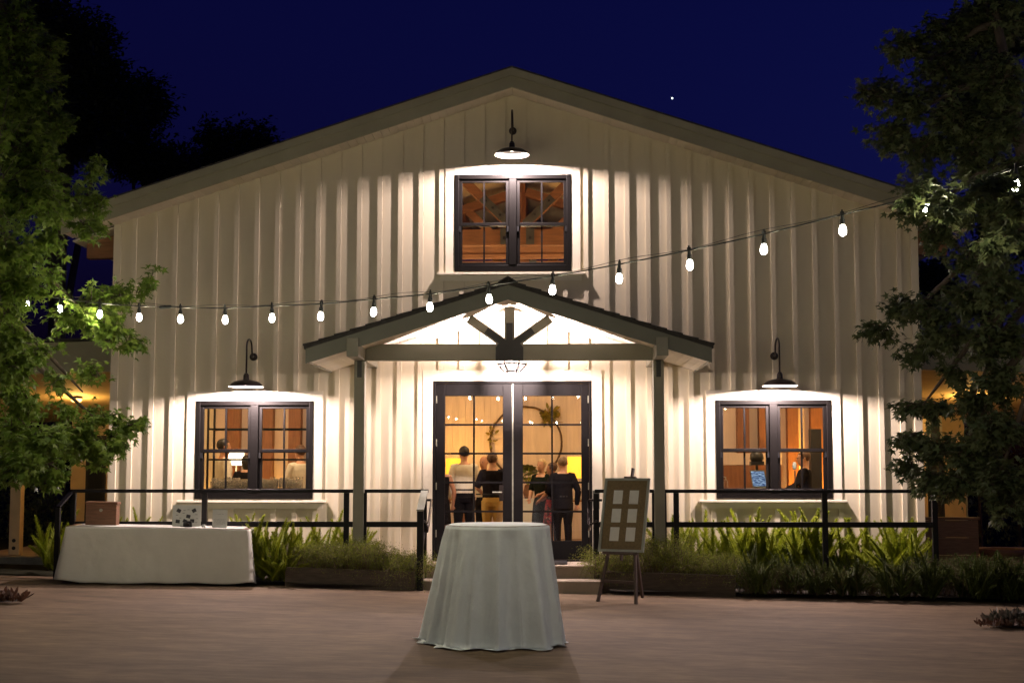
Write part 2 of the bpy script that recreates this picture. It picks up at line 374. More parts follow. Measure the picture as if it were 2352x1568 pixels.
# roof slabs, fascia boards, soffit boards
for s in (-1, 1):
    MB().prism([(0, ZT+.0), (s*EAVE, zrake(EAVE, ZT)), (s*EAVE, zrake(EAVE, ZT-.022)), (0, ZT-.022)], YF-.02, 12.2).build('roof', 'roofing', barn)
    f = MB().prism([(0, ZT-.024), (s*EAVE, zrake(EAVE, ZT-.024)), (s*EAVE, zrake(EAVE, ZB)), (s*.0, ZB)], YF, YF+.04).build('fascia', 'fascia', barn)
    MB().prism([(0, ZT-.026), (s*EAVE, zrake(EAVE, ZT-.026)), (s*EAVE, zrake(EAVE, ZT-.135)), (s*.0, ZT-.135)], YF-.028, YF-.001).build('fascia_cap', 'fascia', f)
    sf = MB().prism([(0, ZB+.05), (s*EAVE, zrake(EAVE, ZB+.05)), (s*EAVE, zrake(EAVE, ZB+.032)), (0, ZB+.032)], YF+.041, -.001).build('soffit', 'soffit', barn)
    SB = .115
    for i in range(int(EAVE/SB)):
        xa, xb = s*(i*SB+.003), s*((i+1)*SB-.003)
        MB().prism([(xa, zrake(xa, ZB+.0315)), (xb, zrake(xb, ZB+.0315)), (xb, zrake(xb, ZB+.018)), (xa, zrake(xa, ZB+.018))], YF+.042, -.002).build('soffit_board', 'soffit', sf)
    # the eave outside the side wall, with its timber rafter tail
    xw = XR if s > 0 else XL
    for yy in (.25, 3.4, 6.5):
        e0 = s*(abs(xw)+.01); e1 = s*(EAVE-.12)
        MB().prism([(e0, zrake(e0, ZB-.05)), (e1, zrake(e1, ZB-.05)), (e1, zrake(e1, ZB-.26)), (e0, zrake(e0, ZB-.40))], yy, yy+.16).build('rafter_tail', 'timberx', barn)
    MB().prism([(s*(abs(xw)+.005), zrake(xw, ZB-.0)), (s*(EAVE), zrake(EAVE, ZB)), (s*EAVE, zrake(EAVE, ZB-.02)), (s*(abs(xw)+.005), zrake(xw, ZB-.02))], .0, 12).build('eave_soffit', 'soffit', barn)
# window units
def window(x0, x1, z0, z1, lab):
    w = MB()
    fw = .06
    w.box(x0, x0+fw, -.035, .1, z0, z1).box(x1-fw, x1, -.035, .1, z0, z1).box(x0+fw, x1-fw, -.035, .1, z1-fw, z1).box(x0+fw, x1-fw, -.035, .1, z0, z0+.09)
    cx = (x0+x1)/2
    w.box(cx-.055, cx+.055, -.045, .1, z0+.09, z1-fw)
    win = w.build('window', 'frame', barn, label=lab, bevel=.006)
    zm = z0+.09+(z1-fw-z0-.09)*.475
    for a, b in ((x0+fw, cx-.055), (cx+.055, x1-fw)):
        for (p, q, yy) in ((z0+.091, zm+.02, .045), (zm-.02, z1-fw-.001, .005)):
            s = MB(); t = .045
            s.box(a, a+t, yy, yy+.04, p, q).box(b-t, b, yy, yy+.04, p, q).box(a+t, b-t, yy, yy+.04, q-t, q).box(a+t, b-t, yy, yy+.04, p, p+t)
            s.build('sash', 'frame', win, bevel=.004)
            m = (a+b)/2; MB().box(m-.012, m+.012, yy+.002, yy+.036, p+t, q-t).build('muntin', 'frame', win)
            for c, d in ((a+t, m-.012), (m+.012, b-t)):
                MB().box(c, d, yy+.016, yy+.022, p+t, q-t).build('pane', 'pane', win)
        MB().box(a+.002, a+.03, .0, .04, zm-.10, zm-.025).build('sash_stop', 'black', win)
        MB().box(b-.03, b-.002, .0, .04, zm-.10, zm-.025).build('sash_stop', 'black', win)
    ty = -.022
    tr = MB().box(x0-TR, x0-.002, ty, .0015, z0-.02, z1+.14).build('window_trim', 'trim', barn)
    MB().box(x1+.002, x1+TR, ty, .0015, z0-.02, z1+.14).build('trim_board', 'trim', tr)
    MB().box(x0-.001, x1+.001, ty, .0015, z1+.002, z1+.14).build('trim_board', 'trim', tr)
    sl = MB().box(x0-.24, x1+.19, -.088, .0012, z0-.055, z0-.022).build('window_sill', 'trim', barn, bevel=.006)
    MB().box(x0-.20, x1+.15, -.046, -.0302, z0-.135, z0-.057).build('apron', 'trim', sl)
window(WLx0, WLx1, WLz0, WLz1, 'dark framed window left of the porch')
window(WRx0, WRx1, WRz0, WRz1, 'dark framed window right of the porch')
window(WUx0, WUx1, WUz0, WUz1, 'dark framed window in the gable')
# the double door
DX = (DX0+DX1)/2
dtr = MB().box(DX0-.14, DX0-.002, -.026, .0015, 0, DZ1+.15).build('door_trim', 'trim', barn)
MB().box(DX1+.002, DX1+.14, -.026, .0015, 0, DZ1+.15).build('trim_board', 'trim', dtr)
MB().box(DX0-.001, DX1+.001, -.026, .0015, DZ1+.002, DZ1+.15).build('trim_board', 'trim', dtr)
fr = MB(); fr.box(DX0, DX0+.035, -.03, .12, DZ0, DZ1).box(DX1-.035, DX1, -.03, .12, DZ0, DZ1).box(DX0+.035, DX1-.035, -.03, .12, DZ1-.035, DZ1).box(DX0+.035, DX1-.035, -.08, .12, DZ0, DZ0+.02)
fr.build('door_frame', 'darkwood', barn, bevel=.005)
MB().box(DX+.05, DX+.75, -.75, -.1, ZL+.003, ZL+.018).build('door_mat', 'black', barn)
for s in (-1, 1):
    a, b = (DX0+.038, DX-.003) if s < 0 else (DX+.003, DX1-.038)
    z0, z1 = DZ0+.024, DZ1-.038
    ga, gb = a+.125, b-.125
    if s < 0: ga = B(1022, 1000).x; gb = B(1155, 1000).x
    else: ga = B(1201, 1000).x; gb = B(1335, 1000).x
    gz1 = B(1176, 909).z; gz0 = B(1176, 1241).z
    d = MB(); d.box(a, ga, .0, .045, z0, z1).box(gb, b, .0, .045, z0, z1).box(ga, gb, .0, .045, gz1, z1).box(ga, gb, .0, .045, z0, gz0)
    door = d.build('door', 'darkwood', barn, label='left leaf of the black glazed double door' if s < 0 else 'right leaf of the black glazed double door', bevel=.004)
    gm_ = (ga+gb)/2
    MB().box(gm_-.013, gm_+.013, .004, .041, gz0, gz1).build('muntin', 'darkwood', door)
    zz = [gz0+(gz1-gz0)*i/5 for i in range(6)]
    for i in range(5):
        for p, q in ((ga, gm_-.013), (gm_+.013, gb)):
            if i: MB().box(p, q, .005, .04, zz[i]-.013, zz[i]+.013).build('muntin', 'darkwood', door)
            MB().box(p, q, .018, .026, zz[i]+(.013 if i else 0), zz[i+1]-(.013 if i < 4 else 0)).build('pane', 'pane', door)
    for hz in (.35, 1.0, 1.6, 2.2):
        hx = a+.012 if s < 0 else b-.012
        MB().box(hx-.007, hx+.007, -.012, -.001, z0+hz-.05, z0+hz+.05).build('hinge', 'brass', door)
    if s < 0:
        hp = B(1150, 1130)
        MB().box(hp.x-.02, hp.x+.035, -.012, -.001, hp.z-.12, hp.z+.1).build('handle_plate', 'bronze', door)
        MB().tube([(hp.x+.01, -.01, hp.z), (hp.x+.01, -.05, hp.z), (hp.x-.02, -.055, hp.z), (hp.x-.11, -.055, hp.z)], .011).build('handle', 'brass', door, smooth=True)
    else:
        MB().box(a-.006, a+.012, -.008, -.001, z0, z1).build('astragal', 'brass', door)
# ------------------------------------------------------------------ inside the barn
RB = 6.6
MB().box(XL+.14, XR-.14, .14, RB+3, 0, ZL).build('floor', 'floor', barn)
MB().box(XL+.14, XR-.14, RB+.03, RB+.13, ZL, 5.2).build('back_wall', 'intpanel', barn)
bw = barn.children[-1]
i = 0; x = -2.95
while x < 2.95:
    w = .118
    MB().box(x+.002, x+w-.002, RB+.008, RB+.0295, ZL+.15, 3.6).build('plank', 'intwall', bw); x += w; i += 1
MB().box(-2.95, 2.95, RB+.0, RB+.0295, ZL, ZL+.148).build('skirting', 'intpanel', bw)
for s in (-1, 1):
    MB().prism([(0, ZB+.1), (s*5.5, zrake(5.5, ZB+.1)), (s*5.5, zrake(5.5, ZB+.08)), (0, ZB+.08)], .145, 12).build('ceiling', 'intceil', barn)
    for j in range(1, 5):
        xx = s*(j*1.15)
        MB().box(xx-.06, xx+.06, .15, 11.9, zrake(xx, ZB+.08)-.2, zrake(xx, ZB+.08)-.03).build('purlin', 'timber', barn)
MB().box(-.07, .07, .15, 11.9, ZB-.2, ZB+.06).build('ridge_beam', 'timber', barn)
def truss(y, zc, lab=None):
    t = MB().box(-5.45, 5.45, y, y+.16, zc-.25, zc).build('truss', 'timberx', barn)
    zr = lambda xx: zrake(xx, ZB-.14)
    MB().box(-.075, .075, y+.01, y+.15, zc+.001, zr(0)).build('king_post', 'timber', t)
    for s in (-1, 1):
        MB().bar((s*.12, y+.08, zc+.08), (s*.98, y+.08, zr(.98)-.08), .14, .16, (0, 1, 0)).build('strut', 'timberx', t)
        MB().bar((s*5.4, y+.08, zr(5.4)-.02), (s*.08, y+.08, zr(.08)-.02), .15, .22, (0, 1, 0)).build('rafter', 'timberx', t)
        p0 = Vector((s*.12, y-.008, zc+.08)); dd = Vector((s*.86, 0, zr(.98)-zc-.16)).normalized()
        pl = MB().bar(p0, p0+dd*.62, .014, .13, (-dd.z*s, 0, dd.x*s)).build('steel_plate', 'plate', t)
        for q in (.22, .38, .54):
            c = p0+dd*q; MB().tube([(c.x, y-.016, c.z), (c.x, y-.036, c.z)], .022, 8).build('bolt', 'steel', t)
        MB().box(s*.14, s*.27, y-.012, y-.001, zc-.24, zc+.02).build('steel_plate', 'plate', t)
        MB().box(s*.205-.022, s*.205+.022, y-.04, y-.013, zc-.16, zc-.115).build('bolt', 'steel', t)
for y in (2.6, 6.0, 9.4): truss(y, B(1176, 527, 2.6).z)
zb = B(1176, 560, 3.9).z
tb = MB().box(-5.4, 5.4, 3.9, 4.05, zb-.18, zb).build('tie_beam', 'timberx', barn)
MB().box(-5.4, 5.4, 3.86, 4.1, zb-.235, zb-.182).build('flange', 'timberx', tb)
# pilasters seen through the side windows
for u, w in ((300, 30), (440, 30), (534, 30), (612, 27), (676, 28), (740, 30), (1708, 27), (1757, 25), (1822, 24), (1880, 32)):
    p = B(u, 1000, 5.4); hw = w/2/130
    MB().box(p.x-hw, p.x+hw, 5.4, 5.62, ZL, 4.9).build('pilaster', 'timber', barn)
MB().box(XL+.14, -2.96, 5.62, 5.72, ZL, 5).build('partition', 'intpanel', barn)
MB().box(2.96, XR-.14, 5.62, 5.72, ZL, 5).build('partition', 'intpanel', barn)
pr = barn.children[-1]
wn_ = B(1700, 1130, 5.6)
MB().box(3.05, B(1790, 1000, 5.3).x, 5.2, 5.3, ZL, B(1700, 1068, 5.2).z).build('bar_back', 'timber', barn)
MB().box(3.0, B(1793, 1000, 5.3).x, 5.19, 5.25, B(1700, 1067, 5.2).z, B(1700, 1040, 5.2).z).build('bar_panel', 'intpanel', barn)
# pendant lights added out of view to light the room, and amber uplights at the pilasters
def pendant(x, y, z, lab, pw):
    t = thing('added_pendant', lab, 'lamp', (x, y, z), 'added pendant lights under the trusses')
    MB().tube([(x, y, z+.12), (x, y, 5.1)], .006, 5).build('cord', 'black', t)
    MB().lathe([(0, .12), (.03, .118), (.03, .06), (0, .06)], (x, y, z), 12).build('cap', 'bronze', t, smooth=False)
    MB().lathe([(.0, -.03), (.025, -.02), (.035, .01), (.02, .05), (0, .06)], (x, y, z+.02), 10, False).build('bulb', 'warmglow', t, smooth=True)
    lamp('added_pendant_lamp', (x, y, z+.03), pw, C_WARM, t, .03)
PEND = [(-3.9, 1.7), (0.0, 2.6), (3.9, 1.7)]
for (x, y), l, pw in zip(PEND, ('added pendant light out of view inside the barn behind the left window', 'added pendant light out of view inside the barn behind the double door', 'added pendant light out of view inside the barn behind the right window'), (230, 190, 230)):
    pendant(x, y, 3.75, l, pw)
def uplight(u, v, y, lab, pw, tilt=.25):
    p = B(u, v, y); p.z = ZL+.003
    t = thing('floor_uplight', lab, 'lamp', p, 'amber uplights along the walls')
    MB().lathe([(.06, 0), (.06, .1), (.05, .1), (.05, .09), (0, .09)], p, 14).build('can', 'black', t, smooth=False)
    MB().lathe([(0, .092), (.048, .092)], p, 12, False).build('lens', emat('amber_lens', C_AMBER, 12), t)
    lamp('uplight_lamp', p+Vector((0, 0, .13)), pw, C_AMBER, t, .04, 'SPOT', (PI-tilt, 0, 0), 1.7, .8)
uplight(497, 1100, 5.2, 'amber uplight at the far left wall inside', 120)
uplight(655, 1100, 5.2, 'amber uplight between the brown pilasters behind the bar', 120)
uplight(1790, 1100, 5.2, 'amber uplight left of the seated music player', 420)
uplight(1898, 1100, 5.0, 'amber uplight right of the seated music player', 900)
# ------------------------------------------------------------------ the entry porch
YP, YC = -2.0, -1.28
PX0, PX1 = B(702, 797, YP).x, B(1635, 788, YP).x
PXC = (PX0+PX1)/2; PH = (PX1-PX0)/2
PZ0 = (B(702, 797, YP).z+B(1635, 790, YP).z)/2; PZT = B(1168, 648, YP).z
PS = (PZT-PZ0)/PH; PD = .20
def zp(x, z0): return z0-PS*abs(x-PXC)
porch = thing('entry_porch', 'gabled entry porch with timber truss over the double door', 'porch', (PXC, YC, 0))
for s in (-1, 1):
    X = lambda q: PXC+s*q
    rf = MB().prism([(X(0), PZT+.012), (X(PH+.02), zp(X(PH+.02), PZT+.012)), (X(PH+.02), zp(X(PH+.02), PZT-.03)), (X(0), PZT-.03)], YP-.02, -.002).build('roof', 'roofing', porch)
    n = 13
    for i in range(n):
        q0, q1 = PH*i/n, PH*(i+1)/n+.03
        MB().prism([(X(q0), zp(X(q0), PZT+.0125)), (X(q1), zp(X(q1), PZT+.0125)), (X(q1), zp(X(q1), PZT+.034)), (X(q0), zp(X(q0), PZT+.016))], YP-.045-.006*R_.random(), -.003).build('shingle_course', 'roofing', rf)
    f = MB().prism([(X(0), PZT-.031), (X(PH), zp(X(PH), PZT-.031)), (X(PH), zp(X(PH), PZT-PD-.02)), (X(0), PZT-PD-.02)], YP, YP+.035).build('fascia', 'pfascia', porch, bevel=.003)
    MB().box(X(PH)-.0, X(PH)-s*.03, YP+.036, -.03, zp(X(PH), PZT-PD+.01)-.012, zp(X(PH), PZT-.035)).build('eave_board', 'porchpaint', porch)
    n = 24; w = PH/n
    zc = PZT-PD+.01
    cb = MB().prism([(X(0), zc+.03), (X(PH), zp(X(PH), zc+.03)), (X(PH), zp(X(PH), zc+.013)), (X(0), zc+.013)], YP+.037, -.004).build('ceiling', 'ceilb', porch)
    for i in range(n):
        q0, q1 = i*w+.002, (i+1)*w-.002
        MB().prism([(X(q0), zp(X(q0), zc+.0125)), (X(q1), zp(X(q1), zc+.0125)), (X(q1), zp(X(q1), zc)), (X(q0), zp(X(q0), zc))], YP+.038, -.005).build('ceiling_board', 'ceilb', cb)
    # post, side beam, bracket
    cu = 826 if s < 0 else 1513
    px = B(cu, 1000, YC).x
    tz0, tz1 = B(1176, 828, YC).z, B(1176, 790, YC).z
    post = MB().box(px-.07, px+.07, YC-.07, YC+.07, ZL, tz0-.002).build('post', 'porchpaint', porch, bevel=.006)
    MB().box(px-.03, px+.03, YC-.082, YC-.0705, tz0-.22, tz0-.004).build('post_strap', 'steel', post)
    MB().box(px-.075, px+.075, YP-.03, -.03, tz0, tz1+.02).build('side_beam', 'porchpaint', porch, bevel=.006)
    kx = PXC
    # truss members
    MB().bar((kx+s*.06, YC, tz1+.0), (kx+s*.53, YC, zp(kx+.53, zc)-.03), .12, .12, (0, 1, 0)).build('brace', 'porchpaint', porch, bevel=.004)
    dd = Vector((s*.47, 0, zp(kx+.53, zc)-.03-tz1)).normalized(); q = Vector((kx+s*.06, YC-.07, tz1))
    MB().bar(q-dd*.05, q+dd*.30, .014, .085, (-dd.z*s, 0, dd.x*s)).build('brace_plate', 'steel', porch)
pl, prr = B(826, 1000, YC).x+.0765, B(1513, 1000, YC).x-.0765
tie = MB().box(pl, prr, YC-.06, YC+.06, tz0, tz1).build('tie_beam', 'porchpaint', porch, bevel=.006)
MB().box(PXC-.065, PXC+.065, YC-.065, YC+.065, tz1+.001, zc-.05).build('king_post', 'porchpaint', porch, bevel=.004)
MB().box(PXC-.042, PXC+.042, YC-.082, YC-.0655, tz1-.01, tz1+.27).build('king_plate', 'steel', porch)
MB().prism([(PXC-.18, tz0-.004), (PXC+.18, tz0-.004), (PXC+.18, tz1-.05), (PXC+.10, tz1+.05), (PXC-.10, tz1+.05), (PXC-.18, tz1-.05)], YC-.079, YC-.062).build('truss_plate', 'steel', porch)
MB().prism([(PXC-.13, PZT-.02), (PXC, PZT+.055), (PXC+.13, PZT-.02), (PXC+.12, PZT+.0), (PXC, PZT+.075), (PXC-.12, PZT+.0)], YP-.06, -.003).build('ridge_cap', 'roofing', porch)
# ------------------------------------------------------------------ porch lantern
lc = B(1176, 836, -.85)
lan = thing('porch_lantern', 'lit bronze cage lantern hanging under the porch roof', 'lantern', lc)
MB().tube([lc+Vector((0, 0, .1)), (lc.x, lc.y, 3.6)], .008, 6).build('stem', 'bronze', lan)
MB().lathe([(.0, .13), (.025, .125), (.035, .085), (.035, .062), (.0, .062)], lc, 6, False).build('cap', 'bronze', lan)
for k in range(6):
    a = 2*PI*k/6; b = 2*PI*(k+1)/6
    p0 = lc+Vector((.18*math.cos(a), .18*math.sin(a), .06)); p1 = lc+Vector((.18*math.cos(b), .18*math.sin(b), .06))
    q0 = lc+Vector((.10*math.cos(a), .10*math.sin(a), -.10)); q1 = lc+Vector((.10*math.cos(b), .10*math.sin(b), -.10))
    m0 = lc+Vector((.19*math.cos(a), .19*math.sin(a), .0)); m1 = lc+Vector((.19*math.cos(b), .19*math.sin(b), .0))
    MB().tube([p0, m0, q0], .014, 5).build('cage_bar', 'steel', lan)
    MB().tube([m0, m1], .013, 5).build('cage_ring', 'steel', lan)
    MB().tube([q0, q1], .013, 5).build('cage_ring', 'steel', lan)
MB().lathe([(0, -.05), (.022, -.035), (.03, -.005), (.018, .03), (.015, .055)], lc, 10, False).build('bulb', 'bulbwarm', lan, smooth=True)
lamp('lantern_lamp', lc, P_PORCH, C_BARN, lan, .022)
# ------------------------------------------------------------------ gooseneck barn lights
def barnlight(u, v, zrim_v, lab, du=0):
    pp = B(u, v, 0.0); out = .5
    c = Vector((pp.x+du, -out, B(u, zrim_v, -out).z))
    t = thing('barn_light', lab, 'lamp', (pp.x, 0, pp.z), 'gooseneck barn lights on the gable wall')
    MB().lathe([(.0, -.03), (.055, -.03), (.055, -.012), (.03, .0), (0, .0)], (0, 0, 0), 18).build('tmp', 'bronze', t)
    pl_ = t.children[-1]; me = pl_.data; me.transform(Matrix.Rotation(-PI/2, 4, 'X') if False else Matrix.Rotation(PI/2, 4, 'X'))
    pl_.name = 'wall_plate'; me.transform(Matrix.Translation(OFF[t.name]-Vector((0, 0, 0)))) if False else None
    # vertices were shifted by the thing's place; put the plate back on the wall at the thing's own spot
    cen = sum((v_.co for v_ in me.vertices), Vector())/len(me.vertices)
    me.transform(Matrix.Translation(Vector((0, -BD-.02, 0))-cen))
    cb = MB().lathe([(.075, -.006), (.075, .0), (0, .0)], (0, 0, 0), 20).mesh('cover_ring')
    zt = c.z+.16
    pts = [Vector((pp.x, -BD-.02, pp.z))]
    top_z = pp.z+.22
    for k in range(13):
        a = PI*k/12; 
        pts.append(Vector((pp.x+(c.x-pp.x)*(.1+.9*(1-math.cos(a))/2), -.16-(out-.16)*(1-math.cos(a))/2, top_z-.12+.12*math.sin(a)+(0 if k < 12 else 0))))
    pts.insert(1, Vector((pp.x, -.10, pp.z+.01))); pts.insert(2, Vector((pp.x, -.145, pp.z+.05)))
    pts.append(Vector((c.x, -out, zt)))
    MB().tube(pts, .0125, 10).build('arm', 'bronze', t, smooth=True)
    MB().lathe([(.0, .19), (.026, .185), (.03, .17), (.038, .165), (.042, .10), (.05, .095), (.05, .085)], c, 16, False).build('socket', 'bronze', t, smooth=False)
    sh = [(.05, .094), (.10, .088), (.165, .070), (.205, .042), (.225, .012), (.235, .0)]
    MB().lathe(sh, c, 32, False).build('shade', 'bronze', t, smooth=True)
    MB().lathe([(r-.003, z-.004) for r, z in sh[:-1]]+[(.2345, -.0005)], c, 32, False).build('shade_lining', 'shadein', t, smooth=True)
    MB().lathe([(0, .045), (.02, .05), (.03, .075), (.028, .09)], c, 12, False).build('bulb', 'bulbwarm', t, smooth=True)
    lamp('barn_lamp', c+Vector((0, 0, .045)), P_BARN, C_BARN, t, .03, 'SPOT', (0, 0, 0), 2.97, .02)
barnlight(584, 820, 888, 'bronze gooseneck barn light above the left window')
barnlight(1777, 818, 886, 'bronze gooseneck barn light above the right window')
barnlight(1178, 303, 356, 'bronze gooseneck barn light above the gable window')
# ================================================================== string lights
def interp(pts, t):
    n = len(pts)-1; i = min(int(t*n), n-1); f = t*n-i
    p0, p1, p2, p3 = pts[max(i-1, 0)], pts[i], pts[i+1], pts[min(i+2, n)]
    return .5*((2*p1)+(p2-p0)*f+(2*p0-5*p1+4*p2-p3)*f*f+(3*p1-p0-3*p2+p3)*f**3)
sock_me = MB().lathe([(.0, .0), (.012, -.002), (.014, -.03), (.019, -.034), (.021, -.075), (.0, -.076)], (0, 0, 0), 10).mesh('socket')
bulb_me = MB().lathe([(.012, -.075), (.018, -.084), (.0245, -.102), (.0265, -.120), (.023, -.140), (.011, -.152), (0, -.154)], (0, 0, 0), 12, False).mesh('bulb', smooth=True)
hook_me = MB().box(-.014, .014, -.008, .008, -.004, .022).box(-.006, .006, -.006, .006, .02, .036).mesh('hook')
BULB_L = bpy.data.lights.new('bulb_lamp', 'POINT'); BULB_L.energy = P_BULB; BULB_L.color = C_BULB; BULB_L.shadow_soft_size = .018
def strand(lab, pts, ext0, ext1, messenger=True):
    t = thing('string_light', lab, 'string lights', pts[0], 'bulb strings over the patio')
    allp = [ext0]+pts+[ext1]; fine = [interp(allp, i/(len(allp)*6)) for i in range(len(allp)*6+1)]
    MB().tube(fine, .0055, 6).build('cable', 'rubber', t)
    if messenger: MB().tube([p+Vector((0, .01, .022+.012*math.sin(i*.55))) for i, p in enumerate(fine)], .0022, 4).build('support_wire', 'black', t)
    for i, p in enumerate(pts):
        s = place('socket', sock_me, 'rubber', t); s.location = p-pts[0]; s.rotation_euler = (R_.uniform(-.06, .06), R_.uniform(-.06, .06), R_.uniform(0, 3))
        b = place('bulb', bulb_me, 'bulb', s); L = bpy.data.objects.new('bulb_lamp', BULB_L); COL.objects.link(L); L.parent = s; L.location = (0, 0, -.118); place('hook', hook_me, 'rubber', s)
    return t
BP = [(63, 703), (138, 712), (228, 724), (319, 731), (414, 735), (516, 737), (624, 733), (738, 729), (859, 719), (988, 708), (1122, 690), (1270, 669), (1423, 643), (1583, 612), (1755, 576), (1935, 533), (2131, 486), (2334, 429)]
pts = []
for k, (u, v) in enumerate(BP): pts.append(W(u, v, 15.25*(1-.0229*k))+Vector((0, 0, .125)))
sl1 = strand('string of lit bulbs crossing in front of the barn from tree to tree', pts, pts[0]+(pts[0]-pts[1])*1.4+Vector((0, 0, .1)), pts[-1]+(pts[-1]-pts[-2])*1.3+Vector((0, 0, .1)))
cp = interp(pts, (3+.64)/17); MB().tube([cp-Vector((.06, -.03, 0)), cp+Vector((.06, -.03, 0))], .016, 8).build('connector', 'rubber', sl1)
def run(x0, y0, x1, y1, z0, z1, sag, n):
    return [Vector((x0+(x1-x0)*i/(n-1), y0+(y1-y0)*i/(n-1), z0+(z1-z0)*i/(n-1)-sag*4*(i/(n-1))*(1-i/(n-1)))) for i in range(n)]
for a, lab in (((-8, -34, 8.5, -38, 4.3, 4.3, .8, 18), 'string of lit bulbs at the far end of the patio behind the camera'), ((-7.5, -27, 8, -31, 4.1, 4.1, .8, 18), 'string of lit bulbs over the patio, mirrored small in the door glass'), ((-6.3, -4.6, -5.9, -13, 3.5, 3.8, .4, 12), 'added string of lit bulbs out of view along the left side of the patio'), ((6.9, -5.2, 6.6, -12, 3.7, 3.9, .3, 7), 'added string of lit bulbs out of view along the right side of the patio')):
    q = run(*a); strand(lab, q, q[0]+(q[0]-q[1]), q[-1]+(q[-1]-q[-2]))  # the two side strands are added out of view as fill for the trees
# ================================================================== railings
YR = -1.30
RZ1 = B(500, 1127, YR).z; RZ0 = B(500, 1203, YR).z
def xr(u): return B(u, 1160, YR).x
def railing(name, lab, u0, u1, posts, end=None):
    t = thing('guard_railing', lab, 'railing', ((xr(u0)+xr(u1))/2, YR, 0), 'black guard railings along the landing')
    MB().box(xr(u0), xr(u1), YR-.035, YR+.035, RZ1-.022, RZ1+.022).build('top_rail', 'railsteel', t, bevel=.004)
    MB().box(xr(u0), xr(u1), YR-.022, YR+.022, RZ0-.035, RZ0+.035).build('lower_rail', 'railsteel', t, bevel=.004)
    for u, w in posts: MB().box(xr(u)-w/2, xr(u)+w/2, YR-.03, YR+.03, -.2, RZ1-.023).build('post', 'railsteel', t, bevel=.003)
    return t
ra = railing('a', 'black guard railing in front of the left window', 162, 814, [(168, .07), (470, .066), (796, .068), (816.5, .04)])
xa = xr(162)
MB().bar((xa+.02, YR, RZ1+.0), (xa-.05, YR-.32, RZ1-.2), .06, .022).build('return_rail', 'railsteel', ra)
MB().box(xa-.08, xa-.02, YR-.35, YR-.29, .05, RZ1-.21).build('post', 'railsteel', ra)
railing('b', 'short black railing between the left porch post and the steps', 838, 984, [(839, .04)])
railing('c', 'short black railing between the steps and the right porch post', 1366, 1502, [(1501, .04)])
railing('d', 'black guard railing in front of the right window', 1524, 2150, [(1527, .04), (1553, .068), (1894, .068), (2146, .068)])
for s, lab, uf in ((-1, 'black stair handrail left of the steps', 964.5), (1, 'black stair handrail right of the steps', 1370)):
    p = S(uf, 1355)
    t = thing('stair_handrail', lab, 'handrail', p, 'handrails at the entry steps')
    xb = p.x-s*.02*0; yb = YR-.06
    zf = RZ1-.23
    MB().box(p.x-.04, p.x+.04, p.y-.04, p.y+.04, p.z, zf-.012).build('front_post', 'railsteel', t, bevel=.004)
    MB().box(xb-.035-s*.0, xb+.035, yb-.04, yb+.03, .0, RZ1-.03).build('rear_post', 'railsteel', t, bevel=.004)
    MB().bar((p.x, p.y-.045, zf), (xb, yb+.06, RZ1+.012), .09, .024).build('cap_rail', 'gray', t, bevel=.003)
    MB().bar((p.x, p.y, .42), (xb, yb, .72), .04, .05).build('lower_rail', 'railsteel', t)
    q = -s*.085
    zt = B(985, 1148, yb).z
    MB().tube([(p.x-q*.9, yb+.05, zt), (p.x+q, yb+.05, zt), (p.x+q*1.15, yb-.05, zt), (p.x+q*1.1, p.y+.1, zt-.30), (p.x+q, p.y-.02, zt-.33), (p.x+q, p.y+.02, zt-.38), (p.x+q*.9, yb-.2, zt-.30), (p.x, yb-.1, zt-.26)], .016, 8).build('grab_bar', 'bronze', t, smooth=True)
# ================================================================== planter beds
def onbase(u, v): return S(u, v)
def planter(lab, pa, pb, depth, h):
    d = (pb-pa).normalized(); n = Vector((-d.y, d.x, 0))
    t = thing('planter_box', lab, 'planter', (pa+pb)/2, 'timber planters beside the steps')
    w = .06
    for nm, a, b in (('front_board', pa, pb), ('back_board', pa+n*depth, pb+n*depth)):
        MB().bar(a+n*w/2+Vector((0, 0, h/2)), b+n*w/2+Vector((0, 0, h/2)), w, h).build(nm, 'planter', t, bevel=.006)
    for a in (pa, pb):
        o = d*(w/2 if a is pa else -w/2)
        MB().bar(a+o+n*w+Vector((0, 0, h/2-.004)), a+o+n*(depth)+Vector((0, 0, h/2-.004)), w, h-.01).build('end_board', 'planter', t)
    MB().bar(pa+d*w+n*depth*.55+Vector((0, 0, h-.06)), pb-d*w+n*depth*.55+Vector((0, 0, h-.06)), depth*.86, .03, (0, 0, 1)).build('soil', 'soil', t)
    return d, n
PLa, PLb = onbase(654, 1345), onbase(952, 1356)
PRa, PRb = onbase(1384, 1361), onbase(1690, 1371)
planter('low brown timber planter left of the steps, overflowing with feathery fern', PLa, PLb, .55, .235)
planter('low brown timber planter right of the steps behind the easel', PRa, PRb, .55, .27)
bed = MB(); q = [onbase(205, 1338), PLa, onbase(700, 1350), Vector((SX0-.1, -1.9, gz(SX0))), Vector((SX0-.1, -.05, gz(SX0))), Vector((-5.9, -.05, gz(-5.9)))]
bed.add([p+Vector((0, 0, .05)) for p in q], [tuple(range(len(q)))]); prop(bed.build('planting_bed', 'soil'), kind='structure')
q = [Vector((SX1+.1, -1.9, gz(SX1))), onbase(1690, 1370), onbase(2050, 1378), onbase(2420, 1387), Vector((9.5, -.05, gz(9.5))), Vector((SX1+.1, -.05, gz(SX1)))]
bed = MB(); bed.add([p+Vector((0, 0, .05)) for p in q], [tuple(range(len(q)))]); prop(bed.build('planting_bed', 'soil'), kind='structure')
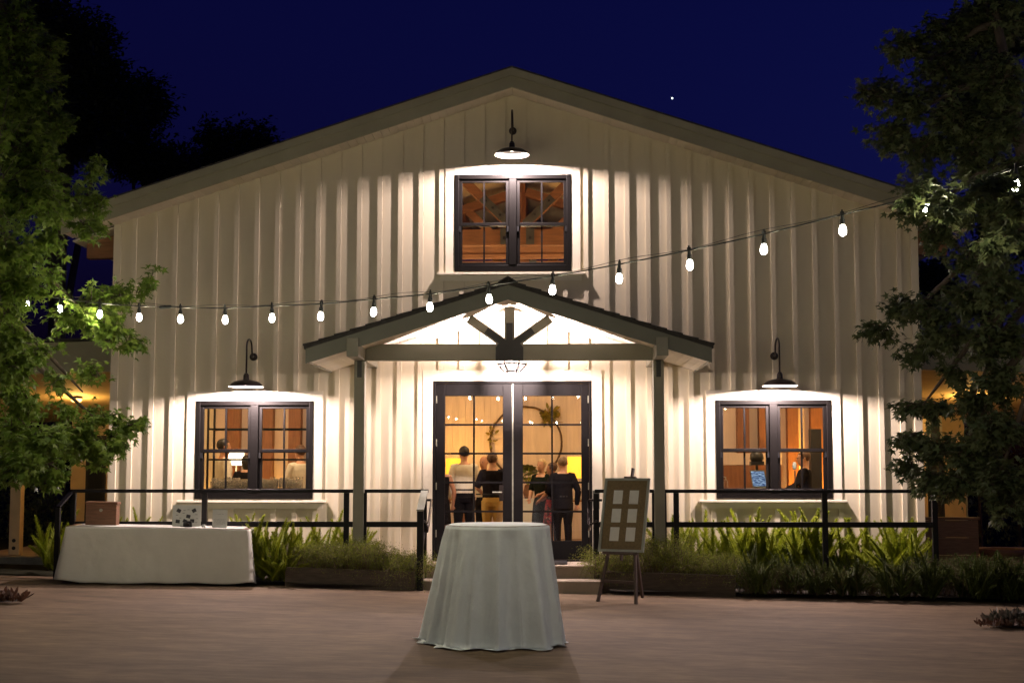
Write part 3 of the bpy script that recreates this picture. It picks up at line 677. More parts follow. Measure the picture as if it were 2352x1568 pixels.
# ------------------------------------------------------------------ foliage by numpy
import numpy as np
def npmesh(name, V, F):
    me = bpy.data.meshes.new(name); V = np.asarray(V, dtype=np.float32); F = np.asarray(F, dtype=np.int32)
    me.vertices.add(len(V)); me.vertices.foreach_set('co', V.ravel())
    k = F.shape[1]; me.loops.add(F.size); me.loops.foreach_set('vertex_index', F.ravel())
    me.polygons.add(len(F)); me.polygons.foreach_set('loop_start', np.arange(0, F.size, k, dtype=np.int32)); me.polygons.foreach_set('loop_total', np.full(len(F), k, dtype=np.int32))
    me.update(calc_edges=True); return me
def frames(rs, dirs, roll):
    d = dirs/np.linalg.norm(dirs, axis=1, keepdims=True)
    up = np.tile([0, 0, 1.], (len(d), 1)); s = np.cross(d, up); ln = np.linalg.norm(s, axis=1, keepdims=True); s = np.where(ln > 1e-3, s/np.maximum(ln, 1e-3), [1, 0, 0]); n = np.cross(s, d)
    c, q = np.cos(roll)[:, None], np.sin(roll)[:, None]
    return d, s*c+n*q, n*c-s*q
def scatter(tv, tf, P, D, S, roll):                  # template axes: x along the leaf, y across, z its normal
    d, s, n = frames(None, D, roll); tv = np.asarray(tv, float); tf = np.asarray(tf)
    V = P[:, None, :]+S[:, None, None]*(tv[None, :, 0:1]*d[:, None, :]+tv[None, :, 1:2]*s[:, None, :]+tv[None, :, 2:3]*n[:, None, :])
    F = (tf[None]+np.arange(len(P))[:, None, None]*len(tv))
    return V.reshape(-1, 3), F.reshape(-1, tf.shape[1])
def maple():
    pol = [(180, .10), (118, .62), (95, .36), (62, .92), (33, .42), (0, 1.15), (-33, .42), (-62, .92), (-95, .36), (-118, .62)]
    v = [(.32, 0, .03)]
    for a, r in pol:
        a = math.radians(a); v.append((.32+r*.62*math.cos(a), r*.62*math.sin(a), -.10*r*abs(math.sin(a))-.08*r*max(0, math.cos(a))))
    return v, [(0, i, i % 10+1) for i in range(1, 11)] and [(0, i, (i % 10)+1) for i in range(1, 11)]
MAPLE = maple()
OVAL = ([(0, 0, 0), (.35, .22, -.03), (.75, .16, -.05), (1, 0, -.1), (.75, -.16, -.05), (.35, -.22, -.03)], [(0, 1, 2), (0, 2, 3), (0, 3, 4), (0, 4, 5)])
def crown(name, clumps, parent, mat, tmpl, seed, size, twigmat='bark', per=.02, droop=.5, hubs=None, kind=None):
    rg = np.random.default_rng(seed); PP = []; DD = []; tw = MB(); SS = []
    off = OFF[parent.name]
    for (u, v, ru, rv, d, dens) in clumps:
        c = W(u, v, d); rx, rz = ru*d/FPX, rv*d/FPX; ry = (rx+rz)*.45
        n = max(8, int(ru*rv*per*dens))
        nt = max(3, n//14)
        hub = min(hubs, key=lambda h: (h-c).length) if hubs else c
        dirh = (c-hub); dirh = dirh.normalized() if dirh.length > .1 else Vector((0, 0, 1))
        for _ in range(nt):
            w = rg.normal(size=3); w /= np.linalg.norm(w); r = rg.uniform(.55, 1)**.5
            e = c+Vector((w[0]*rx*r, w[1]*ry*r, w[2]*rz*r))
            s = c-dirh*rx*.35+Vector((rg.normal()*rx*.15, rg.normal()*ry*.15, rg.normal()*rz*.15+.0))
            m = (s+e)/2+Vector((0, 0, .12*(e-s).length))
            tw.tube([s, m, e], [.007, .005, .002], 3, False)
            L = n//nt+1
            for j in range(L):
                f = rg.uniform(.25, 1.05); p = s*(1-f)**2+m*2*f*(1-f)+e*f*f
                dv = (e-s).normalized()*.5+Vector((rg.normal()*.7, rg.normal()*.7, rg.normal()*.25-droop))
                p = p+Vector((rg.normal(), rg.normal(), rg.normal()))*.035*(d/14)
                PP.append(tuple(p-off)); DD.append(tuple(dv)); SS.append(size*rg.uniform(.6, 1.25))
    P = np.array(PP); D = np.array(DD)
    V, F = scatter(*tmpl, P, D, np.array(SS), rg.normal(0, .55, len(P)))
    o = place(name, npmesh(name, V, F), mat, parent)
    t = tw.build('twigs', twigmat, parent, fix=False); t['kind'] = 'stuff'; o['kind'] = 'stuff'
    return len(P)
def limbs(parent, base, hubs, tops, r0):
    tr = MB(); pts = [base]+tops
    fine = [interp(pts, i/20) for i in range(21)]
    tr.tube(fine, [r0*(1-.75*i/20) for i in range(21)], 10)
    tr.build('trunk', 'bark', parent, smooth=True)
    for h, at in hubs:
        s = interp(pts, at); m = (s+h)/2+Vector((0, 0, .1*(h-s).length))
        MB().tube([s, s*.6+m*.4, m, m*.4+h*.6, h], [r0*.42, r0*.34, r0*.25, r0*.16, .008], 7).build('limb', 'bark', parent, smooth=True)
# ------------------------------------------------------------------ near trees
Lc = [(30, 60, 70, 70, 15, .8), (110, 120, 50, 60, 15.5, .8), (60, 190, 100, 80, 15, 1), (120, 270, 48, 70, 15, 1), (30, 320, 90, 80, 14.5, 1), (110, 380, 65, 60, 14.6, 1.0), (215, 395, 32, 42, 15.2, .8), (60, 470, 110, 60, 14.2, 1), (165, 455, 60, 40, 15, .9), (235, 470, 36, 36, 15.2, .8), (200, 525, 50, 32, 15, .7),
      (110, 560, 60, 40, 14.6, .6), (40, 580, 70, 60, 14, 1), (120, 640, 40, 30, 14.5, .4), (50, 665, 70, 45, 14, 1), (215, 690, 70, 40, 15, .8), (170, 730, 60, 32, 14.6, .9), (280, 690, 48, 40, 15.3, .9), (350, 632, 22, 20, 15.6, .7), (325, 668, 24, 20, 15.6, .7), (262, 760, 65, 36, 15.2, .9), (310, 780, 26, 34, 15.4, .7),
      (35, 770, 50, 50, 13.5, 1.1), (25, 840, 60, 55, 13.6, 1.1), (95, 800, 40, 30, 14, .5), (120, 870, 50, 28, 14.5, .45), (215, 855, 48, 28, 15.2, .6), (45, 920, 50, 50, 14, .9), (125, 935, 50, 26, 14.5, .4), (240, 945, 52, 30, 15, .8), (300, 975, 38, 38, 15.3, .9), (190, 985, 50, 30, 14.8, .8), (90, 1005, 80, 45, 14.2, 1), (205, 1040, 62, 34, 14.8, .9), (270, 1010, 40, 32, 15, .8), (40, 1070, 70, 50, 14, 1), (120, 1085, 50, 36, 14.4, .8), (240, 1075, 28, 22, 15, .5), (-60, 500, 120, 500, 14, .25), (25, 130, 70, 60, 15.2, 1), (20, 420, 60, 60, 15, 1), (15, 720, 50, 50, 14.6, 1), (20, 990, 50, 60, 14.6, 1), (70, 1050, 60, 50, 15, 1), (150, 1030, 50, 40, 15.2, .9), (30, 250, 60, 60, 15.4, 1), (90, 330, 50, 60, 15.5, 1)]
tb_ = S(-210, 1430)
lt = thing('maple_tree', 'leafy green maple reaching in front of the left end of the barn', 'tree', tb_)
hubL = [(W(40, 200, 15), .95), (W(60, 420, 14.5), .75), (W(150, 480, 14.8), .7), (W(40, 620, 14.2), .6), (W(200, 720, 14.9), .55), (W(40, 830, 13.9), .45), (W(190, 900, 14.8), .45), (W(100, 1030, 14.4), .35), (W(240, 980, 15), .38)]
limbs(lt, tb_, hubL, [W(-190, 900, 14.6), W(-130, 560, 14.5), W(-70, 250, 14.8), W(10, -60, 15)], .13)
nl = crown('crown', Lc, lt, 'leaf', MAPLE, 3, .10, hubs=[h for h, _ in hubL], per=.125, droop=.55)
Rc = [(2290, 40, 100, 80, 14, 1), (2180, 60, 70, 60, 14, .8), (2080, 110, 60, 50, 14.3, .7), (2180, 160, 90, 60, 14, .9), (2300, 180, 80, 80, 13.5, .9), (2010, 215, 55, 45, 14.5, .8), (2090, 230, 70, 50, 14, .9), (2200, 270, 80, 60, 13.8, .9), (2300, 300, 70, 60, 13.5, .8), (2040, 310, 60, 45, 14.3, .9), (2130, 350, 70, 50, 14, .9), (2230, 380, 70, 50, 13.8, .8), (2320, 400, 60, 50, 13, .8), (2110, 430, 60, 40, 14, .9), (2080, 490, 40, 30, 14.2, .8), (2170, 480, 60, 45, 13.8, .9), (2250, 480, 60, 50, 13.5, .8), (2140, 545, 50, 35, 14, .8), (2320, 520, 60, 60, 13, .9), (2220, 580, 60, 40, 13.8, .6),
      (2060, 700, 55, 32, 14.4, 1), (2020, 762, 48, 26, 14.6, .9), (2130, 720, 60, 45, 14, 1), (2220, 690, 60, 50, 13.6, 1), (2300, 650, 70, 70, 13.2, 1), (2180, 780, 70, 40, 14, .9), (2100, 815, 45, 24, 14.2, .8), (2290, 780, 70, 60, 13.4, 1), (2200, 850, 40, 30, 13.8, .6), (2300, 880, 60, 50, 13.4, 1), (2090, 928, 45, 24, 14.4, 1), (2160, 945, 45, 28, 14.2, .8), (2230, 930, 60, 40, 13.7, .9), (2300, 980, 70, 55, 13.4, 1), (2090, 1015, 50, 34, 14.3, 1), (2085, 1065, 36, 30, 14.3, .8), (2160, 1030, 50, 36, 14, .9), (2230, 1040, 65, 50, 13.7, 1), (2130, 1100, 42, 36, 14, .9), (2210, 1120, 60, 40, 13.8, .9), (2300, 1100, 70, 55, 13.4, 1), (2320, 1170, 50, 36, 13.4, .8), (2095, 440, 50, 36, 9.5, .3), (2175, 465, 60, 45, 9.3, .3), (2260, 430, 70, 45, 9.0, .3), (2335, 470, 60, 45, 8.9, .3), (2290, 560, 60, 40, 10, .4)]
tb2 = S(2440, 1440)
rt = thing('shade_tree', 'dark leafy tree covering the right end of the barn', 'tree', tb2)
hubR = [(W(2200, 100, 14), .9), (W(2100, 260, 14.1), .8), (W(2230, 330, 13.7), .75), (W(2150, 470, 13.9), .65), (W(2200, 690, 13.7), .55), (W(2080, 730, 14.3), .52), (W(2240, 900, 13.6), .42), (W(2120, 930, 14.2), .42), (W(2200, 1060, 13.8), .35), (W(2300, 1080, 13.4), .3)]
limbs(rt, tb2, hubR, [W(2420, 900, 13.2), W(2380, 560, 13.4), W(2330, 250, 13.6), W(2270, -40, 14)], .13)
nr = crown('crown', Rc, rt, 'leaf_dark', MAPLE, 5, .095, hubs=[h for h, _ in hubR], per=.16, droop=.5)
# ------------------------------------------------------------------ trees far behind the barn
def fartree(lab, d, ub, clumps, seed):
    b = W(ub, 1100, d); b.z = 0
    t = thing('background_tree', lab, 'tree', b, 'dark trees behind the barn')
    hubs = [W(c[0], c[1], d) for c in clumps]
    MB().tube([b, b+Vector((0, 0, hubs[0].z*.8))], [.35, .18], 8).build('trunk', 'bark', t)
    for h in hubs: MB().tube([b+Vector((0, 0, h.z*.35)), (b+h)/2+Vector((0, 0, h.z*.2)), h], [.14, .1, .03], 5).build('limb', 'bark', t)
    crown('crown', [(u, v, ru, rv, d, 1) for u, v, ru, rv in clumps], t, 'leaf_dark', OVAL, seed, .19, hubs=hubs, per=.5, droop=.2)
fartree('tall dark tree silhouette at the far left behind the barn', 42, 120, [(60, 60, 150, 110), (180, 120, 110, 120), (130, 280, 170, 120), (250, 220, 90, 90)], 11)
fartree('dark tree silhouette behind the left roof slope, nearest the tall one', 46, 330, [(330, 230, 80, 70), (300, 330, 120, 90), (380, 380, 80, 60)], 12)
fartree('low round dark tree top peeking over the left roof slope', 50, 540, [(500, 320, 60, 55), (585, 315, 58, 52), (450, 370, 70, 40), (540, 360, 90, 40)], 13)
fartree('dark tree silhouette behind the right end of the barn', 44, 2280, [(2250, 240, 120, 140), (2330, 480, 120, 140), (2150, 640, 70, 60), (2300, 60, 110, 90)], 14)
# ------------------------------------------------------------------ foxtail ferns: each plume a piece
def plume(seed):
    rg = random.Random(seed); V = []; F = []
    bend = rg.uniform(.10, .38); L = 1.0; ax = lambda f: Vector((bend*f*f, .05*math.sin(f*3+seed), f*(1-.25*bend*f)))
    rad = lambda f: .085*min(1, f/.18)**.8*(1-max(0, (f-.35)/.65)**1.5)+.004
    nr_, ns = 9, 6
    for i in range(nr_+1):
        f = .04+.96*i/nr_
        for k in range(ns):
            a = 2*PI*k/ns; V.append(ax(f)+Vector((math.cos(a), math.sin(a), 0))*rad(f)*.5)
    for i in range(nr_):
        for k in range(ns):
            a, b, c, d = i*ns+k, i*ns+(k+1) % ns, (i+1)*ns+(k+1) % ns, (i+1)*ns+k; F += [(a, b, c), (a, c, d)]
    for i in range(520):
        f = .03+.97*(i+rg.random())/520; a = rg.uniform(0, 2*PI); r = rad(f); p = ax(f)
        o = Vector((math.cos(a), math.sin(a), .55+rg.uniform(-.3, .6))).normalized(); t = Vector((-math.sin(a), math.cos(a), 0))*.009
        b = p+Vector((math.cos(a), math.sin(a), 0))*r*.5; e = b+o*(r*.7+.034); n = len(V); V += [b-t, b+t, e]; F.append((n, n+1, n+2))
    return npmesh('frond', [tuple(v) for v in V], F)
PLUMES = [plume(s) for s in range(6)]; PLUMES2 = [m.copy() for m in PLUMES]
def foxtail(p, lab, grp, n, h, seed, mat='fern'):
    rg = random.Random(seed)
    t = thing('foxtail_fern', lab, 'fern', p, grp)
    n = int(n*1.3)
    for i in range(n):
        o = place('frond', (PLUMES if mat == 'fern' else PLUMES2)[rg.randrange(6)], mat, t); f = i/n
        tilt = rg.uniform(.05, .95) if i > n*.35 else rg.uniform(.02, .4); az = rg.uniform(0, 2*PI)
        s = h*rg.uniform(.7, 1.08)*(1-.18*tilt)
        o.rotation_euler = (0, tilt, az); o.location = (rg.uniform(-.1, .1), rg.uniform(-.08, .08), rg.uniform(-.03, .05)); w = s*rg.uniform(.85, 1.2)*.72
        o.scale = (w, w, s)
    return t
rgf = random.Random(5)
ORD = ('leftmost', 'second from the left', 'third from the left', 'fourth from the left', 'fifth from the left', 'sixth from the left', 'seventh from the left', 'eighth from the left')
def ferns(lab0, grp, us, v, y, n, h, seed, mat='fern'):
    for i, u in enumerate(us):
        lab = lab0+', '+(ORD[i] if i < len(us)-1 else 'rightmost')
        p = B(u+rgf.uniform(-8, 8), v, y+rgf.uniform(-.1, .1)); p.z = gz(p.x)+.05
        foxtail(p, lab, grp, n, h*rgf.uniform(.9, 1.12), seed+i, mat)
ferns('foxtail fern behind the white covered table', 'foxtail ferns by the long table', [118, 250, 330, 420], 1300, -.8, 9, .85, 100)
ferns('upright foxtail fern between the long table and left planter', 'foxtail ferns beside the left planter', [618, 645, 600], 1300, -1.5, 17, .80, 120)
ferns('bright foxtail fern behind the railing left of the porch', 'foxtail ferns behind the left planter', [560, 690, 745, 800], 1300, -.75, 14, .95, 140)
ferns('bright foxtail fern behind the railing right of the porch', 'foxtail ferns behind the right planter', [1555, 1600, 1650, 1695], 1300, -.75, 15, .98, 160)
ferns('tall bright foxtail fern crowded below the right window', 'foxtail ferns below the right window', [1740, 1785, 1830, 1875, 1925, 1980, 2040, 2090], 1300, -.6, 21, 1.04, 180)
ferns('shaded foxtail fern at the front of the right bed', 'foxtail ferns along the front of the right bed', [1735, 1805, 1880, 1960, 2050, 2140, 2240, 2320], 1340, -1.75, 14, .55, 220, 'fern_shaded')
ferns('shaded foxtail fern at the far right end of the bed', 'foxtail ferns at the right end of the bed', [2130, 2210, 2290, 2350], 1300, -1.6, 13, .66, 260, 'fern_shaded')
# ------------------------------------------------------------------ feathery asparagus ferns
def feathery(lab, pts, hgt, spread, trail, n, seed, mat='spren'):
    rg = np.random.default_rng(seed); P = []; D = []; S = []; base = sum(pts, Vector())/len(pts)
    tw = MB()
    for i in range(n):
        c = pts[rg.integers(len(pts))]+Vector((rg.normal()*.10, rg.normal()*.10, 0)); az = rg.uniform(0, 2*PI); L = spread*rg.uniform(.5, 1.15)
        h = hgt*rg.uniform(.45, 1.1); front = Vector((math.cos(az), math.sin(az), 0)); dr = trail if front.y < -.2 else trail*.35
        e = c+front*L*.62+Vector((0, 0, h*.75-dr*rg.uniform(.2, 1))); m = c+front*L*.32+Vector((0, 0, h*1.25))
        e.z = max(e.z, gz(e.x)+.02)
        st_ = [c*(1-f)**2+m*2*f*(1-f)+e*f*f for f in [j/6 for j in range(7)]]
        tw.tube(st_, [.004, .0035, .003, .0025, .002, .0015, .001], 3, False)
        k = 74
        for j in range(k):
            f = rg.uniform(.12, 1); p = c*(1-f)**2+m*2*f*(1-f)+e*f*f
            w = rg.normal(size=3)*.042; P.append((p.x+w[0]-base.x, p.y+w[1]-base.y, p.z+w[2]*.8-base.z)); D.append(tuple(rg.normal(size=3)+np.array([0, 0, .3]))); S.append(rg.uniform(.015, .028))
    tmpl = ([(0, 0, 0), (.5, .14, 0), (1, 0, 0), (.5, -.14, 0)], [(0, 1, 2), (0, 2, 3)])
    V, F = scatter(*tmpl, np.array(P), np.array(D), np.array(S), rg.uniform(0, 6, len(P)))
    t = thing('asparagus_fern', lab, 'fern', base, 'feathery asparagus ferns in the planters')
    o = place('foliage', npmesh('foliage', V, F), mat, t); o['kind'] = 'stuff'
    s = tw.build('stems', 'twig', t, fix=False); s['kind'] = 'stuff'
def along(a, b, fs, off, z): 
    d = (b-a).normalized(); n = Vector((-d.y, d.x, 0)); return [a.lerp(b, f)+n*off+Vector((0, 0, z)) for f in fs]
feathery('feathery yellow green fern filling the left end of the left planter', along(PLa, PLb, (.05, .15, .25, .35), .26, .2), .34, .5, .2, 190, 31)
feathery('feathery fern heaped highest in the middle of the left planter', along(PLa, PLb, (.4, .48, .55, .62), .28, .22), .40, .5, .24, 200, 32)
feathery('feathery fern trailing over the right end of the left planter to the ground', along(PLa, PLb, (.7, .8, .9, .98), .22, .2), .30, .55, .55, 230, 33)
feathery('feathery fern spilling behind the easel over the left end of the right planter', along(PRa, PRb, (-.02, .06, .14, .22), .24, .22), .36, .5, .5, 190, 34)
feathery('feathery fern heaped at the right porch post in the right planter', along(PRa, PRb, (.32, .40, .48, .55), .3, .24), .52, .48, .16, 220, 35)
BD0 = onbase(1720, 1374); BD1 = onbase(2400, 1388)
feathery('shaded feathery fern low at the front of the right bed next to the planter', along(BD0, BD1, (.02, .1, .18, .25), .3, .05), .40, .5, .2, 230, 37, 'fern_shaded')
feathery('shaded feathery fern low at the front middle of the right bed', along(BD0, BD1, (.33, .42, .5, .57), .28, .05), .40, .5, .2, 230, 38, 'fern_shaded')
feathery('shaded feathery fern heaped at the right end of the bed', along(BD0, BD1, (.64, .72, .8, .88, .96), .4, .06), .52, .6, .25, 300, 39, 'fern_shaded')
feathery('feathery fern hanging over the right corner of the right planter', along(PRa, PRb, (.65, .76, .87, .98), .24, .24), .32, .5, .3, 210, 36)
# ------------------------------------------------------------------ small plants in the paving
def rosette(lab, u, v, mat, n, r, h, seed, cat='plant'):
    rg = np.random.default_rng(seed); c = S(u, v, .02)
    P = np.clip(rg.normal(size=(n, 3)), -1.6, 1.6)*[r*.45, r*.3, 0]; P[:, 2] = rg.uniform(0, .03, n); D = rg.normal(size=(n, 3))*[.6, .6, .2]+[0, 0, .9]
    V, F = scatter(*OVAL, P, D, rg.uniform(.5, 1.1, n)*h, rg.uniform(0, 6, n))
    t = thing('low_plant', lab, cat, c, 'low plants in the paving'); o = place('foliage', npmesh('foliage', V, F), mat, t); o['kind'] = 'stuff'
def well(u, v, rx, ry):
    c = S(u, v, .004); a = MB(); a.add([c+Vector((rx*math.cos(t*PI/12)*(1+.06*math.sin(t*2.3)), ry*math.sin(t*PI/12), TILT*rx*math.cos(t*PI/12))) for t in range(24)], [tuple(range(24))]); prop(a.build('tree_well', 'soil'), kind='structure')
well(2350, 1434, .42, .40); well(-8, 1376, .28, .3)
rosette('small reddish plant in the paving at the left edge', 8, 1380, 'redleaf', 130, .26, .13, 41)
rosette('grey green spiky plant in the paving at the right edge', 2325, 1434, 'sage', 200, .32, .16, 42)
rosette('reddish low plant beside the grey green one at the right edge', 2300, 1438, 'redleaf', 90, .30, .09, 43)
# ================================================================== draped tables
def vnoise(x, y, z=0): return noise.noise(Vector((x, y, z)))
cc = S(1143, 1472); cc.z = gz(cc.x)
hT = 1.035
ct = thing('cocktail_table', 'tall round cocktail table under the white floor length cloth', 'table', cc)
MB().lathe([(.44, hT-.03), (.45, hT-.025), (.45, hT-.008), (.0, hT-.008)], cc, 32).build('tabletop', 'boxwood', ct)
MB().lathe([(.25, .0), (.25, .02), (.05, .05), (.035, .1), (.035, hT-.03), (0, hT-.03)], cc, 16).build('pedestal', 'steel', ct)
def roundcloth():
    V = []; F = []; n = 220; rows = 46; rt = (B(1260, 1205, cc.y).x-B(1026, 1205, cc.y).x)/2
    ph = [R_.uniform(0, 6.28) for _ in range(8)]
    for j in range(rows+1):
        t = j/rows
        for k in range(n):
            a = 2*PI*k/n
            fold = .5*(1-2*abs(math.sin(6*a+ph[0]+.5*math.sin(2*a))))+.45*(1-2*abs(math.sin(8.5*a+ph[1])))*(.6+.4*math.sin(3*a))+.25*math.sin(5*a+ph[2])+.3*math.sin(31*a+ph[3])*(.5+.5*math.sin(2*a+1))
            fold += .8*vnoise(math.cos(a)*3, math.sin(a)*3, 3.3)
            if t < .12:                                     # flat top
                q = t/.12; r = rt*q; z = hT
                if q > .93: z = hT-.006*(q-.93)/.07
            else:
                q = (t-.12)/.88; s = q**1.05
                r = rt+.004+(.185+.03*math.cos(a-3.6))*s+fold*(.022+.066*s)*min(1, q*9)
                z = hT-.006-(hT-.004)*min(1, q*1.045)
                pool = max(0, q*1.045-1)/.045
                edge = max(0, q-.93)/.07
                lift = max(0, math.sin(6*a+ph[4])+.4*math.sin(13*a+ph[5]))*.022*edge
                if pool or edge:
                    pl = .5+.5*math.cos(a-4.25); r += edge**1.5*(.012+.10*pl**3+.02*math.sin(14*a+ph[6])); z = max(z, .006)+lift*(1-pl*.8)+pool*.006*(1+math.sin(20*a))
                r += .006*vnoise(a*6, q*9, 1.7)*min(1, q*5)
            V.append(Vector((cc.x+r*math.cos(a), cc.y+r*math.sin(a), cc.z+z+TILT*r*math.cos(a)*max(0, min(1, (t-.5)*2)))))
    for j in range(rows):
        for k in range(n):
            k2 = (k+1) % n; F.append((j*n+k, j*n+k2, (j+1)*n+k2, (j+1)*n+k))
    m = MB(); m.v = V; m.f = F; return m
tc_ = roundcloth().build('tablecloth', 'linen', None, smooth=True); tc_.modifiers.new('edge', 'EDGE_SPLIT').split_angle = .9; tc_.modifiers.new('thick', 'SOLIDIFY').thickness = .002
top(tc_, 'white floor length cloth over the tall round table in the foreground', 'tablecloth')
# the long table at the left
TF0, TF1 = S(140, 1341), S(574, 1347)
tz = .715
dT = (TF1-TF0).normalized(); nT = Vector((-dT.y, dT.x, 0)).normalized(); LT = (TF1-TF0).length-.08; DT = .74
t0 = TF0+dT*.04+nT*.05
tbl = thing('folding_table', 'long folding table under the white cloth left of the planters', 'table', t0)
MB().bar(t0+nT*DT/2+Vector((0, 0, tz-.02)), t0+dT*LT+nT*DT/2+Vector((0, 0, tz-.02)), DT-.01, .03).build('tabletop', 'boxwood', tbl)
for f, g in ((.06, .15), (.06, .85), (.94, .15), (.94, .85)):
    p = t0+dT*LT*f+nT*DT*g; MB().tube([p+Vector((0, 0, .0)), p+Vector((0, 0, tz-.03))], .016, 8).build('leg', 'steel', tbl)
def longcloth():
    V = []; F = []; per = 2*(LT+DT); n = 420; rows = 34
    def rim(s):
        s %= per
        if s < LT: return s, 0, (0, -1)
        if s < LT+DT: return LT, s-LT, (1, 0)
        if s < 2*LT+DT: return LT-(s-LT-DT), DT, (0, 1)
        return 0, DT-(s-2*LT-DT), (-1, 0)
    for j in range(rows+1):
        t = j/rows
        for k in range(n):
            s = per*k/n; x, y, (nx, ny) = rim(s)
            near = min(abs((s-c+per/2) % per-per/2) for c in (0, LT, LT+DT, 2*LT+DT))
            cf = math.exp(-(near/.13)**2)
            if t < .16:
                q = t/.16; X = LT/2+(x-LT/2)*q; Y = DT/2+(y-DT/2)*q; Z = tz+.002
            else:
                q = (t-.16)/.84
                lng = .9 if abs(nx) > .5 else .25
                rp = q*(.012+.02*q)*lng*(math.sin(s*16)+.6*math.sin(s*27+1))+q*.012*vnoise(s*2.2, q*1.5, 2)+.003*vnoise(s*14, q*6, 5)*min(1, q*5)
                fl = .012+q*.022+cf*q*.045+rp
                if abs(nx) > .5: fl += q*.05
                nx2, ny2 = nx, ny
                if cf > .02:                                # round the corner outwards
                    cx = 1 if x > LT/2 else -1; cy = 1 if y > DT/2 else -1; w = cf*.5
                    nx2, ny2 = nx*(1-w)+cx*w, ny*(1-w)+cy*w
                X = x+nx2*fl; Y = y+ny2*fl; Z = tz-.004-(tz-.03+(.007*math.sin(s*3.1)+.004*math.sin(s*11))*(1-cf)-.03*cf)*q
            V.append(t0+dT*X+nT*Y+Vector((0, 0, Z)))
    for j in range(rows):
        for k in range(n):
            k2 = (k+1) % n; F.append((j*n+k, j*n+k2, (j+1)*n+k2, (j+1)*n+k))
    m = MB(); m.v = V; m.f = F; return m
lc2 = longcloth().build('tablecloth', 'linen2', None, smooth=True); lc2.modifiers.new('edge', 'EDGE_SPLIT').split_angle = .7; lc2.modifiers.new('thick', 'SOLIDIFY').thickness = .002
top(lc2, 'white cloth hanging to the ground over the long table at the left', 'tablecloth')
def ontable(x, y): return t0+dT*x+nT*y+Vector((0, 0, tz+.0035))
def tx(u, y): # distance along the table at which the sight line u crosses the line y
    best = min((abs((lambda p: (CU+FPX*((p-CAM).dot(RT))/((p-CAM).dot(FW)))-u)(ontable(i*.005, y))), i*.005) for i in range(int(LT/.005)))
    return best[1]
# wooden box
x0b, x1b = tx(196, .25), tx(269, .25); w = x1b-x0b
pb_ = ontable((x0b+x1b)/2, .33)
bx_ = thing('wooden_box', 'brown wooden card box with a hinged lid on the white table', 'box', pb_)
def tbox(a, b, c, d, z0, z1, o=None):
    m = MB(); P = [pb_+dT*x+nT*y+Vector((0, 0, z)) for z in (z0, z1) for x, y in ((a, c), (b, c), (b, d), (a, d))]
    return m.add(P, [(0, 3, 2, 1), (4, 5, 6, 7), (0, 1, 5, 4), (1, 2, 6, 5), (2, 3, 7, 6), (3, 0, 4, 7)])
tbox(-w/2+.006, w/2-.006, -.12, .12, 0, .255).build('body', 'boxwood', bx_, bevel=.004)
tbox(-w/2-.004, w/2+.006, -.132, .13, .256, .29).build('lid', 'boxwood', bx_, bevel=.006)
pp = pb_+nT*-.121+Vector((0, 0, .185)); MB().tube([pp-nT*.0, pp-nT*.008], .02, 12).build('emblem', 'brass', bx_)
# display board with small pictures
xa, xb = tx(396, .3), tx(461, .3); w = (xb-xa); pb_ = ontable((xa+xb)/2, .30)
bd = thing('picture_board', 'small white board of dark photos propped on the white table', 'board', pb_)
lean = .12
def tilt(x, z, o=0): return pb_+dT*x+nT*(z*lean-o)+Vector((0, 0, z))
def quadb(x0, x1, z0, z1, o0, o1):
    return MB().add([tilt(x, z, o) for o in (o0, o1) for x, z in ((x0, z0), (x1, z0), (x1, z1), (x0, z1))], [(0, 1, 2, 3), (7, 6, 5, 4), (0, 4, 5, 1), (1, 5, 6, 2), (2, 6, 7, 3), (3, 7, 4, 0)])
quadb(-w/2, w/2, 0, .265, 0, .01).build('panel', 'paper', bd)
for x, z, r in ((-.10, .195, .5), (.09, .2, -.5), (.02, .125, .2), (-.11, .06, .1), (-.02, .065, .4), (.07, .07, 0)):
    q = quadb(x-.026, x+.026, z-.022, z+.022, .0102, .0125)
    c = tilt(x, z, .011)
    rot = Matrix.Rotation(r, 4, nT); q.v = [c+(rot @ (v-c)) for v in q.v]
    q.build('photo', 'ink', bd)
for x, z in ((-.03, .2), (-.04, .165), (.02, .21), (-.12, .14), (.12, .15), (.13, .10), (-.08, .105), (.12, .05)):
    quadb(x-.014, x+.014, z-.0025, z+.0025, .0102, .0115).build('caption', 'ink', bd)
MB().tube([tilt(0, .2, 0), pb_+nT*.12], .004, 5).build('prop', 'steel', bd)
# instant camera
pc = ontable(tx(432, .12), .12)
ic = thing('instant_camera', 'small dark instant camera in front of the photo board', 'camera', pc)
def cbox(a, b, c, d, z0, z1):
    return MB().add([pc+dT*x+nT*y+Vector((0, 0, z)) for z in (z0, z1) for x, y in ((a, c), (b, c), (b, d), (a, d))], [(0, 3, 2, 1), (4, 5, 6, 7), (0, 1, 5, 4), (1, 2, 6, 5), (2, 3, 7, 6), (3, 0, 4, 7)])
cbox(-.06, .05, -.03, .03, 0, .055).build('body', 'black', ic, bevel=.008)
cbox(-.03, .045, -.02, .025, .0555, .075).build('flash', 'black', ic, bevel=.006)
MB().tube([pc+dT*.0+nT*-.028+Vector((0, 0, .028)), pc+nT*-.055+Vector((0, 0, .028))], .022, 14).build('lens', 'bronze', ic)
MB().tube([pc+dT*x+nT*y+Vector((0, 0, .004)) for x, y in ((-.06, 0), (-.09, -.02), (-.10, .02), (-.07, .04))], .003, 5).build('strap', 'black', ic)
pw = ontable(tx(467, .12), .12)
o = MB().lathe([(.0, 0), (.022, 0), (.024, .004), (.024, .03), (.020, .033), (0, .033)], pw, 12).build('ink_pad', 'gray', None); top(o, 'tiny grey tub beside the instant camera', 'tub')
